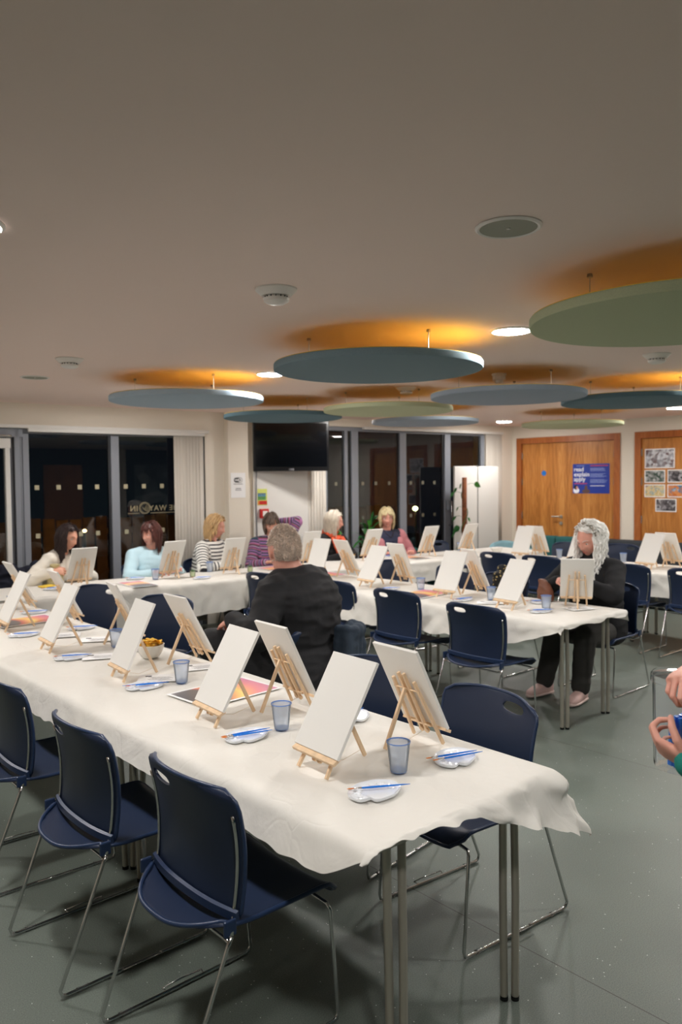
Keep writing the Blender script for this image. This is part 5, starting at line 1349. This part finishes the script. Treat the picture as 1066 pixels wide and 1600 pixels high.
# ------------------------------------------------------------------ prints and leaflets lying on the tables
def sunset_mat():
    m = mat('sunset_print', (1, 1, 1, 1), .3); nt = m.node_tree; N = nt.nodes; L = nt.links; b = N['Principled BSDF']
    tc = N.new('ShaderNodeTexCoord'); sx = N.new('ShaderNodeSeparateXYZ'); L.new(tc.outputs['Object'], sx.inputs[0])
    # x runs from field (-) to sky (+), y across
    ab = N.new('ShaderNodeMath'); ab.operation = 'MULTIPLY'; L.new(sx.outputs[1], ab.inputs[0]); L.new(sx.outputs[1], ab.inputs[1])
    ad = N.new('ShaderNodeMath'); ad.operation = 'MULTIPLY_ADD'; ad.inputs[1].default_value = 3.0; L.new(ab.outputs[0], ad.inputs[0]); L.new(sx.outputs[0], ad.inputs[2])
    mr = N.new('ShaderNodeMapRange'); mr.inputs[1].default_value = -.19; mr.inputs[2].default_value = .21; L.new(ad.outputs[0], mr.inputs[0])
    cr = N.new('ShaderNodeValToRGB'); e = cr.color_ramp.elements; e[0].position = 0; e[0].color = srgb(96, 92, 94); e[1].position = 1; e[1].color = srgb(216, 140, 170)
    for p, c in ((.36, srgb(118, 112, 110)), (.40, srgb(206, 112, 110)), (.52, srgb(246, 186, 120)), (.60, srgb(252, 222, 130)), (.68, srgb(250, 180, 130)), (.82, srgb(238, 146, 150))):
        x = e.new(p); x.color = c
    L.new(mr.outputs[0], cr.inputs[0])
    v = N.new('ShaderNodeTexVoronoi'); v.inputs['Scale'].default_value = 14; L.new(tc.outputs['Object'], v.inputs['Vector'])
    lt = N.new('ShaderNodeMath'); lt.operation = 'LESS_THAN'; lt.inputs[1].default_value = .2; L.new(v.outputs['Distance'], lt.inputs[0])
    sp = N.new('ShaderNodeSeparateColor'); L.new(v.outputs['Color'], sp.inputs[0]); g1 = N.new('ShaderNodeMath'); g1.operation = 'GREATER_THAN'; g1.inputs[1].default_value = .7; L.new(sp.outputs[0], g1.inputs[0])
    fl = N.new('ShaderNodeMath'); fl.operation = 'LESS_THAN'; fl.inputs[1].default_value = .3; L.new(mr.outputs[0], fl.inputs[0])
    m1 = N.new('ShaderNodeMath'); m1.operation = 'MULTIPLY'; L.new(lt.outputs[0], m1.inputs[0]); L.new(g1.outputs[0], m1.inputs[1])
    m2 = N.new('ShaderNodeMath'); m2.operation = 'MULTIPLY'; L.new(m1.outputs[0], m2.inputs[0]); L.new(fl.outputs[0], m2.inputs[1])
    mx = N.new('ShaderNodeMix'); mx.data_type = 'RGBA'; mx.inputs[7].default_value = srgb(190, 96, 100); L.new(m2.outputs[0], mx.inputs[0]); L.new(cr.outputs[0], mx.inputs[6])
    L.new(mx.outputs[2], b.inputs['Base Color']); return m
M['sunset'] = sunset_mat()
def sheet(name, x, y, a, w, d, label, cat, inner=None, z=0.0):
    t = thing(name, label, cat, (x, y, TB+.0005+z), R(a)) if inner else None
    mb = MB().box((0, 0, .0006), (w, d, .0012))
    if not inner: o = obj(name, mb, M['paper'], loc=(x, y, TB+.0005+z), rot=(0, 0, R(a))); return tag(o, label, cat)
    obj('sheet', mb, M['paper'], t)
    inner(t, w, d); return t
def pic(t, w, d): obj('picture', MB().box((0, 0, .0014), (w-.03, d-.03, .0006)), M['sunset'], t)
for x, y, a, lab in [(1.900, 2.945, 4, 'large sunset print with poppies between the near canvases, front table'), (1.885, 5.40, 2, 'sunset print at the far left of the front table'),
                     (4.72, 4.33, 5, 'sunset print at the left edge of the middle table'), (4.96, 5.90, 0, 'reddish sunset print right of the man in black')]:
    sheet('sunset_print', x, y, a, .42, .30, lab, 'print', pic)
for x, y, a, lab in [(3.33, 6.60, 86, 'sunset print in front of the woman in pale blue'), (4.95, 6.66, 86, 'orange print peeping out left of the man'), (6.82, 6.42, 86, 'orange print on the far table below the pink cardigan')]:
    sheet('sunset_print', x, y, a, .42 if y > 6.5 else .4, .24, lab, 'print', pic)
def leaf_in(t, w, d):
    obj('logo', MB().box((-w*.28, d*.25, .0014), (.030, .018, .0006)), M['ink'], t)
    lines = MB()
    for i in range(6): lines.box((-w*.02+.01*i % .03, d*.1-i*.012, .0014), (w*.5, .0022, .0005))
    obj('text_lines', lines, M['grey_ink'], t)
for x, y, a, lab in [(1.80, 3.36, -35, 'white leaflet with dark logo left of the large sunset print'), (2.07, 3.42, -20, 'white leaflet under the third right easel, front table'),
                     (1.98, 4.45, -30, 'white leaflet behind the fourth left canvas'), (1.88, 4.72, -25, 'white leaflet with logo below the fifth left canvas'),
                     (4.74, 3.66, -50, 'white leaflet with logo between the two near middle canvases'), (1.80, 4.00, -25, 'white leaflet under the fourth left easel'),
                     (4.98, 3.05, -20, 'white leaflet at the near end of the middle table')]:
    sheet('leaflet', x, y, a, .20, .14, lab, 'leaflet', leaf_in, .0004)
tag(obj('napkin', MB().box((0, 0, .006), (.13, .09, .012)), mat('yellow_paper', srgb(244, 206, 70), .6, bump=(30, .5, .01)), loc=(2.66, 7.03, TB), rot=(0, 0, .4), bevel=.004), 'small yellow packet in front of the brunette woman', 'packet')
# ------------------------------------------------------------------ held and hung things
def lumpy(name, mb, m, label, cat, vox=.008, amp=.012, sc=12, loc=(0, 0, 0), rz=0, seed=0, smooth=4):
    me = remesh(mb, vox, smooth); wrinkle(me, amp, sc, seed); me.materials.clear()
    o = link(name, me, m, loc=loc, rot=(0, 0, rz)); return tag(o, label, cat)
tubm = thing('clear_tub', 'clear plastic tub of blue brush handles held at the right edge', 'tub', (2.00, .93, .925), R(20))
obj('tub_wall', MB().lathe([(0, 0), (.058, 0), (.062, .01), (.066, .22), (.066, .235), (.0625, .235), (.0625, .22), (.0585, .012), (0, .006)], n=40), M['clear'], tubm, smooth=50)
obj('tub_lid', MB().lathe([(0, .252), (.066, .252), (.071, .246), (.071, .228), (.068, .228), (.067, .245), (0, .247)], n=40), M['clear'], tubm, smooth=50)
rnd = random.Random(4)
for i in range(12):
    a = i*2.4; r_ = .012+.030*((i*.37) % 1)
    if i == 0:
        bh = obj('blue_handle', MB().tube([(0, 0, 0), (0, 0, .13)], .0065, 10), M['blue_handle'], smooth=50)
        tag(bh, 'blue brush handle standing in the clear tub', 'paintbrush', 'blue handles in the clear tub')
    else: bh = bh.copy(); COL.objects.link(bh)
    bh.location = (2.00+r_*math.cos(a), .93+r_*math.sin(a), .934); bh.rotation_euler = (.12*math.sin(a), .12*math.cos(a), 0)

mb = MB().loft([((0, 0, 0), (.075, 0, 0), (0, .035, 0)), ((0, 0, .06), (.072, 0, 0), (0, .042, 0)), ((0, 0, .12), (.060, 0, 0), (0, .036, 0)), ((0, 0, .15), (.030, 0, 0), (0, .022, 0)), ((0, 0, .165), (.040, 0, 0), (0, .032, 0)), ((0, 0, .185), (.046, 0, 0), (0, .036, 0))], 24)
lumpy('gift_pouch', mb, mat('gold_satin', srgb(196, 184, 140), .28, .35), 'pale gold satin pouch held by the brunette woman', 'pouch', .006, .006, 16, (2.79, 7.17, .745), -.3)
mb = MB().loft([((0, 0, 0), (.085, 0, 0), (0, .045, 0)), ((0, 0, .06), (.082, 0, 0), (0, .048, 0)), ((.0, 0, .10), (.070, 0, 0), (0, .036, 0)), ((.03, 0, .135), (.055, 0, 0), (0, .026, 0)), ((.05, .0, .155), (.030, 0, 0), (0, .016, 0))], 24)
lumpy('leather_pouch', mb, mat('brown_leather', srgb(112, 68, 48), .5), 'brown leather pouch held by the white haired woman', 'pouch', .006, .006, 14, (5.14, 3.44, .745), 1.2)
mb = MB()
for i in range(7): mb.cap((-.18+.06*i, .03*math.sin(i*2), .0), (-.17+.058*i, .02*math.cos(i*1.7), .40+.05*math.sin(i*1.3)), .055, .045)
lumpy('floral_bag', mb, mat('black_floral_fabric', srgb(30, 28, 28), .8, var=(38, 0)), 'black fabric bag with small yellow flowers on a chair', 'bag', .010, .014, 10, (5.42, 4.02, .47), .4)
fb = bpy.data.materials['black_floral_fabric'].node_tree; b_ = fb.nodes['Principled BSDF']; vn = fb.nodes.new('ShaderNodeTexVoronoi'); vn.inputs['Scale'].default_value = 34
tcn = fb.nodes.new('ShaderNodeTexCoord'); fb.links.new(tcn.outputs['Object'], vn.inputs['Vector']); crn = fb.nodes.new('ShaderNodeValToRGB'); crn.color_ramp.interpolation = 'CONSTANT'
crn.color_ramp.elements[0].color = srgb(186, 164, 110); crn.color_ramp.elements[1].position = .26; crn.color_ramp.elements[1].color = srgb(26, 25, 26)
fb.links.new(vn.outputs['Distance'], crn.inputs[0]); fb.links.new(crn.outputs[0], b_.inputs['Base Color'])
mb = MB()
for i in range(4): mb.cap((-.02+.045*i, -.03, -.30+.03*math.sin(i*2)), (-.02+.045*i, -.02+.01*math.cos(i*2), .0), .038, .034)
for i in range(4): mb.cap((-.02+.045*i, .05, -.16+.03*math.cos(i)), (-.02+.045*i, .03, .01), .032, .030)
J = (3.02, 3.365)
lumpy('jacket', mb, mat('slate_blue_jacket', srgb(44, 56, 70), .8, bump=(120, .4, .004)), 'slate blue jacket hung over the chair of the man in black', 'jacket', .010, .016, 9, (3.03, 3.385, .80), R(15), 2)
mb = MB()
for i in range(6): mb.cap((-.2+.08*i, -.05, -.32), (-.19+.075*i, -.02, .03+.03*math.sin(i*1.8)), .062, .055)
lumpy('coat', mb, mat('dark_navy_coat', srgb(22, 26, 42), .85, bump=(120, .4, .004)), 'dark navy coat hung over the chair of the brunette', 'coat', .011, .018, 9, (2.70, 7.70, .80), R(176), 5)

# ------------------------------------------------------------------ wall things
tv = thing('television', 'large black television on the wall, angled towards the room', 'television', wl(2.42, -.24, 2.085), R(-24))
obj('bezel', MB().b2((-.475, 0, -.29), (.475, .055, .325)), M['black'], tv, bevel=.006)
obj('screen', MB().b2((-.445, -.003, -.235), (.445, .004, .295)), M['screen'], tv)
text('brand_logo', 'LG', .030, mat('silver_print', srgb(190, 190, 195), .3, .5), tv, (-.012, -.004, -.278), (PI/2, 0, 0), .001, bold=.0008)
obj('logo_ring', MB().tube([(-.028+.010*math.cos(a), -.004, -.268+.010*math.sin(a)) for a in [i*PI/10 for i in range(20)]], .0014, 5, closed=True), bpy.data.materials['silver_print'], tv)
obj('wall_bracket', MB().b2((-.12, .055, -.12), (.12, .075, .12)).bar((0, .07, .03), (.06, .20, .03), .05, .05), M['black'], tv)
cb = MB().tube([wl(2.03, -.05, 1.80), wl(2.022, -.045, 1.4), wl(2.03, -.045, 1.0), wl(2.025, -.045, .4), wl(2.03, -.045, .02)], .006, 8)
tag(obj('television_cable', cb, M['grey_ink'], smooth='all'), 'thin grey cable running down the wall below the television', 'cable')
ws = thing('wifi_notice', 'white notice with black wifi logo on the pier', 'notice', wl(1.745, -.1035, 1.63), WR)
obj('sheet', MB().b2((-.098, -.0015, -.148), (.098, .001, .148)), M['paper'], ws)
ic = MB(); ic.loft([((0, -.0025-.0006*i, .062), (.056, 0, 0), (0, 0, .030)) for i in range(2)], 40, 3.4)
obj('logo_shape', ic, M['ink'], ws)
ic = MB(); ic.loft([((.027, -.0035-.0005*i, .062), (.025, 0, 0), (0, 0, .024)) for i in range(2)], 40, 2.6); obj('logo_cut', ic, M['paper'], ws)
text('lettering', 'Wi', .040, M['paper'], ws, (-.046, -.0046, .048), RX, .0004, bold=.0012)
text('lettering', 'Fi', .040, M['ink'], ws, (.008, -.0046, .048), RX, .0004, bold=.0012)
ln = MB().b2((-.06, -.003, .012), (.06, -.0015, .019)).b2((-.035, -.003, -.042), (.035, -.0015, -.034)).b2((-.04, -.003, -.060), (.04, -.0015, -.053))
obj('text_lines', ln, M['grey_ink'], ws)
sg2 = thing('fire_action_sign', 'small coloured fire action sign under the television', 'sign', wl(2.115, -.0365, 1.482), WR)
obj('sheet', MB().b2((-.068, -.0015, -.10), (.068, .001, .10)), mat('yellow_green_sign', srgb(206, 214, 110), .5), sg2)
for a, b, c in ((.030, .046, (40, 90, 150)), (.008, .026, (60, 130, 170)), (-.012, .004, (30, 120, 70)), (-.034, -.016, (60, 140, 80))):
    obj('panel', MB().b2((-.064, -.003, a), (.05, -.0015, b)), mat('sign_colour', srgb(*c), .5), sg2)
obj('panel', MB().b2((-.045, -.003, -.092), (.064, -.0015, -.045)), M['red'], sg2)
obj('panel', MB().b2((-.064, -.003, -.092), (-.048, -.0015, -.045)), mat('orange_panel', srgb(220, 130, 60), .5), sg2)
cp = thing('fire_call_point', 'red and white fire alarm call point below the coloured sign', 'alarm', wl(2.125, -.0365, 1.283), WR)
obj('housing', MB().b2((-.056, -.045, -.056), (.056, 0, .056)), M['red'], cp, bevel=.005)
obj('push_plate', MB().b2((-.032, -.050, -.034), (.032, -.044, .030)), M['plastic_white'], cp, bevel=.002)

# poster on the oak door
po = thing('poster', 'blue landscape poster reading read explain apply, on oak door', 'poster', (X1+.0105, 6.073, 1.665), R(-90))
obj('sheet', MB().b2((-.295, -.0015, -.215), (.295, .001, .215)), mat('royal_blue_print', srgb(34, 58, 150), .4), po)
text('headline', 'read', .088, M['white_ink'], po, (-.275, -.003, .108), RX, .0005, bold=.0012, space=1.02)
text('headline', 'explain', .088, M['white_ink'], po, (-.275, -.003, .034), RX, .0005, bold=.0012, space=1.02)
text('headline', 'apply', .088, M['white_ink'], po, (-.275, -.003, -.036), RX, .0005, bold=.0012, space=1.02)
rd = mat('red_print', srgb(196, 60, 84), .5)
obj('text_lines', MB().b2((-.27, -.003, -.078), (-.06, -.0015, -.066)).b2((-.01, -.003, .180), (.27, -.0015, .192)), rd, po, label='thin red lines of small print')
ln = MB().b2((-.23, -.003, .183), (-.10, -.0015, .190)); rnd = random.Random(3)
for i, zz in enumerate((.150, .138, .126, .112, .070, .058, .046, .034, .022, -.012, -.024, -.036, -.048, -.060)): ln.b2((-.01, -.0026, zz-.0025), (-.01+rnd.uniform(.2, .27), -.0015, zz+.0025))
obj('text_lines', ln, mat('pale_blue_print', srgb(150, 166, 220), .5), po)
obj('text_lines', MB().b2((-.01, -.003, -.108), (.22, -.0015, -.100)), M['white_ink'], po)
fig = MB(); fig.loft([((-.235, -.0026-.0004*i, -.172), (.050, 0, 0), (0, 0, .042)) for i in range(2)], 24); obj('portrait', fig, M['white_ink'], po)
fig = MB(); fig.loft([((-.240, -.0032-.0004*i, -.128), (.030, 0, 0), (0, 0, .034)) for i in range(2)], 24); obj('portrait', fig, M['ink'], po)
fig = MB(); fig.loft([((-.222, -.0038-.0004*i, -.135), (.017, 0, 0), (0, 0, .024)) for i in range(2)], 24); obj('portrait', fig, SK['pink'], po)
fig = MB(); fig.loft([((-.075, -.0026-.0004*i, -.182), (.065, 0, 0), (0, 0, .030)) for i in range(2)], 24).loft([((-.075, -.0030-.0004*i, -.130), (.024, 0, 0), (0, 0, .034)) for i in range(2)], 24); obj('portrait', fig, mat('brown_print', srgb(96, 70, 66), .5), po)

PIC = {'crowd': [srgb(40, 36, 40), srgb(110, 84, 84), srgb(150, 150, 156), srgb(212, 214, 220), srgb(170, 150, 140)], 'street': [srgb(24, 30, 34), srgb(56, 80, 66), srgb(150, 150, 150), srgb(206, 208, 210)],
       'crafts': [srgb(120, 110, 100), srgb(206, 180, 120), srgb(224, 204, 160), srgb(150, 170, 170), srgb(190, 96, 70)], 'orange': [srgb(24, 24, 30), srgb(190, 104, 50), srgb(216, 140, 80), srgb(60, 110, 150), srgb(220, 220, 220)],
       'dark': [srgb(20, 20, 24), srgb(60, 56, 60), srgb(140, 136, 140), srgb(214, 214, 220)]}
def photo(y, z, w_, h_, pal, label, seed, sc):
    t = thing('photo_print', label, 'photo', (X1+.0105, y, z), R(-90), 'photographs taped to the right door')
    obj('sheet', MB().b2((-w_/2, -.0012, -h_/2), (w_/2, .001, h_/2)), M['paper'], t)
    obj('picture', MB().b2((-w_/2+.012, -.002, -h_/2+.012), (w_/2-.012, -.001, h_/2-.012)), picture_mat('printed_photo', PIC[pal], sc, seed), t)
photo(5.046, 1.93, .416, .262, 'crowd', 'largest group photo at the top of the right oak door', 1, 28)
photo(5.112, 1.688, .290, .172, 'street', 'small green toned group photo, left of the middle row', 2, 34)
photo(4.79, 1.690, .290, .172, 'dark', 'small photo of dark coats, right of the middle row', 3, 28)
photo(5.112, 1.493, .290, .172, 'crafts', 'small photo of a craft covered table, left of the lower row', 4, 44)
photo(4.79, 1.493, .290, .172, 'orange', 'small orange toned photo, right of the lower row', 5, 24)
photo(4.955, 1.300, .290, .176, 'dark', 'lowest small photo on the right oak door', 6, 26)

# white folding display boards, climbing plant in front
db = thing('display_boards', 'pair of tall white hinged display boards in the window corner', 'display board', wl(5.60, -.30, 0), WR)
obj('board', MB().b2((-.47, -.015, .06), (-.008, .015, 1.86)), M['white_paint'], db, bevel=.004)
obj('board', MB().b2((.008, -.015, .06), (.44, .015, 1.86)), M['white_paint'], db, bevel=.004)
obj('hinge_post', MB().tube([(0, 0, .02), (0, 0, 1.86)], .009, 10).tube([(0, 0, 1.82), (0, 0, 1.875)], .014, 10), M['dark_frame'], db)
obj('foot', MB().b2((-.45, -.16, 0), (-.40, .16, .06)), M['dark_frame'], db, bevel=.004); obj('foot', MB().b2((.38, -.16, 0), (.43, .16, .06)), M['dark_frame'], db, bevel=.004)

def leaf_mesh(mb, base, d, up, L_, w_, bend=.5, heart=False):
    d = Vector(d).normalized(); s = d.cross(Vector(up))
    if s.length < .05: s = d.cross(Vector((1, 0, 0)))
    s.normalize(); n = s.cross(d); k = 8; vs = []
    for i in range(k+1):
        u = i/k; c = Vector(base)+d*(L_*u*(1-.15*bend*u))-Vector((0, 0, 1))*(bend*L_*.55*u*u)
        ww = w_*(math.sin(PI*min(1, u*1.02+.02))**(.6 if heart else .9))*(1.25-.7*u if heart else 1)
        for v in (-1, -.5, 0, .5, 1): vs.append(c+s*ww*v+n*(.18*ww*abs(v)))
    mb.add(vs, [(i*5+j, i*5+j+1, (i+1)*5+j+1, (i+1)*5+j) for i in range(k) for j in range(4)])
def pot(t, r, h): obj('pot', MB().lathe([(0, 0), (r*.78, 0), (r, h), (r*1.06, h), (r*1.06, h-.025), (r*.95, h-.02), (r*.9, h-.03), (0, h-.03)], n=32), M['pot'], t, smooth=50)
mp_ = thing('climbing_plant', 'climbing plant on a tall brown coir pole before white boards', 'plant', (8.65, 7.13, 0))
pot(mp_, .15, .27)
obj('coir_pole', MB().tube([(0, 0, .2), (.003, 0, .8), (-.004, 0, 1.3), (0, 0, 1.70)], [.040, .040, .036, .034], 16), M['coir'], mp_, smooth='all')
vn_ = MB(); vn_.tube([(.045*math.cos(a*1.1), .045*math.sin(a*1.1), .3+a*.085) for a in [i*.4 for i in range(36)]], .006, 6)
obj('vine', vn_, M['leaf'], mp_, smooth='all')
rr_ = (math.cos(R(-41.5)), math.sin(R(-41.5)))
for (dx, z, dz, L_, w_) in [(-.05, 1.60, -.10, .07, .012), (-.11, 1.54, -.10, .08, .020), (-.15, 1.48, -.10, .08, .024), (.14, 1.60, -.03, .10, .042), (-.12, 1.14, -.08, .09, .018), (-.07, .985, -.02, .12, .050), (.07, 1.0, -.05, .09, .035), (-.13, .92, -.1, .09, .012), (.05, 1.12, -.08, .06, .015),
                            (-.09, 1.27, -.1, .06, .010), (-.06, .72, -.08, .10, .04), (.08, .6, -.05, .10, .04)]:
    b0 = Vector((rr_[0]*dx*.3, rr_[1]*dx*.3, z)); b1 = Vector((rr_[0]*dx, rr_[1]*dx, z+.01)); lm = MB().tube([b0, b0.lerp(b1, .5)+Vector((0, 0, .012)), b1], .0022, 5)
    leaf_mesh(lm, b1, (rr_[0]*dx*3+.02, rr_[1]*dx*3-.03, dz*4), (.65, .75, .3), L_, w_, .5, True)
    o = obj('leaf', lm, M['leaf'] if dx < 0 else M['leaf2'], mp_, smooth='all')
dp = thing('potted_palm', 'bushy green potted plant with long leaves behind the scarf woman', 'plant', (6.98, 7.36, 0), 0)
pot(dp, .17, .30); rnd = random.Random(9)
for k_ in range(3):
    a = k_*2.1; obj('stem', MB().tube([(0, 0, .26), (.03*math.cos(a), .03*math.sin(a), .5), (.06*math.cos(a), .05*math.sin(a), .75+.08*k_)], [.016, .013, .010], 8), M['coir'], dp, smooth='all')
for i in range(54):
    a = rnd.uniform(0, 2*PI); z = rnd.uniform(.48, 1.12); el = rnd.uniform(.2, 1.1)+(.5 if z > .95 else 0); lm = MB()
    leaf_mesh(lm, (.05*math.cos(a), .05*math.sin(a), z), (math.cos(a)*math.cos(el), math.sin(a)*math.cos(el)*.55, math.sin(el)), (0, 0, 1), rnd.uniform(.20, .34), rnd.uniform(.022, .040), rnd.uniform(.5, 1.2))
    obj('leaf', lm, M['leaf'] if rnd.random() < .65 else M['leaf2'], dp, smooth='all')
gp = thing('grass_plant', 'low bright green grassy plant behind the striped jumpers', 'plant', wl(1.47, -.45, 0), 0)
pot(gp, .13, .45)
for i in range(60):
    a = rnd.uniform(0, 2*PI); lm = MB(); leaf_mesh(lm, (.05*math.cos(a), .05*math.sin(a), .43), (.35*math.cos(a), .35*math.sin(a), 1), (math.cos(a+1.5), math.sin(a+1.5), 0), rnd.uniform(.28, .42), .008, .35)
    obj('blade', lm, M['leaf2'], gp, smooth='all')

# upholstered seating along the door wall and two tub chairs
def sofa(y0, y1, m, label):
    t = thing('bench_sofa', label, 'sofa', (9.82, (y0+y1)/2, 0)); h_ = (y1-y0)/2
    obj('base', MB().b2((-.34, -h_, .02), (.34, h_, .24)), M['dark_fabric'], t, bevel=.01)
    n = max(1, round((y1-y0)/.65))
    for i in range(n): obj('seat_cushion', MB().b2((-.36, -h_+(2*h_)*i/n+.004, .24), (.18, -h_+(2*h_)*(i+1)/n-.004, .43)), m, t, bevel=.03, smooth='all')
    for i in range(n): obj('back_cushion', MB().b2((.16, -h_+(2*h_)*i/n+.004, .30), (.35, -h_+(2*h_)*(i+1)/n-.004, .815)), m, t, bevel=.035, smooth='all')
sofa(5.98, 7.08, M['teal_fabric'], 'teal bench sofa along the oak door wall')
sofa(4.40, 5.94, M['dark_fabric'], 'charcoal bench sofa along the oak door wall')
def tub_chair(x, y, rz, m, label):
    t = thing('tub_chair', label, 'armchair', (x, y, 0), R(rz))
    w_ = MB(); vs = []; n = 24
    for i in range(n+1):
        a = PI*(-.08+1.16*i/n); hh = .64+.14*math.sin(max(0, min(PI, a)))
        for r_, z in ((.36, .1), (.37, hh), (.31, hh+.02), (.28, hh-.02), (.28, .3)): vs.append((r_*math.cos(a), -r_*math.sin(a), z))
    w_.add(vs, [(i*5+j, i*5+j+1, (i+1)*5+j+1, (i+1)*5+j) for i in range(n) for j in range(4)]+[(0, 1, 2, 3, 4), (n*5+4, n*5+3, n*5+2, n*5+1, n*5)])
    obj('back_shell', w_, m, t, smooth=50); obj('seat_cushion', MB().lathe([(0, .2), (.29, .2), (.30, .30), (.30, .40), (.27, .44), (0, .45)], (0, .02, 0), 32), m, t, smooth=50)
    for sx in (-1, 1):
        for sy in (-1, 1): obj('leg', MB().tube([(.22*sx, .22*sy, 0), (.20*sx, .20*sy, .21)], [.012, .018], 10), M['dark_frame'], t)
tub_chair(7.62, 7.20, 178, M['teal_fabric'], 'dark teal tub chair beside the woman in pink')
tub_chair(8.98, 6.48, 165, M['pale_fabric'], 'pale teal tub chair in front of the display boards')
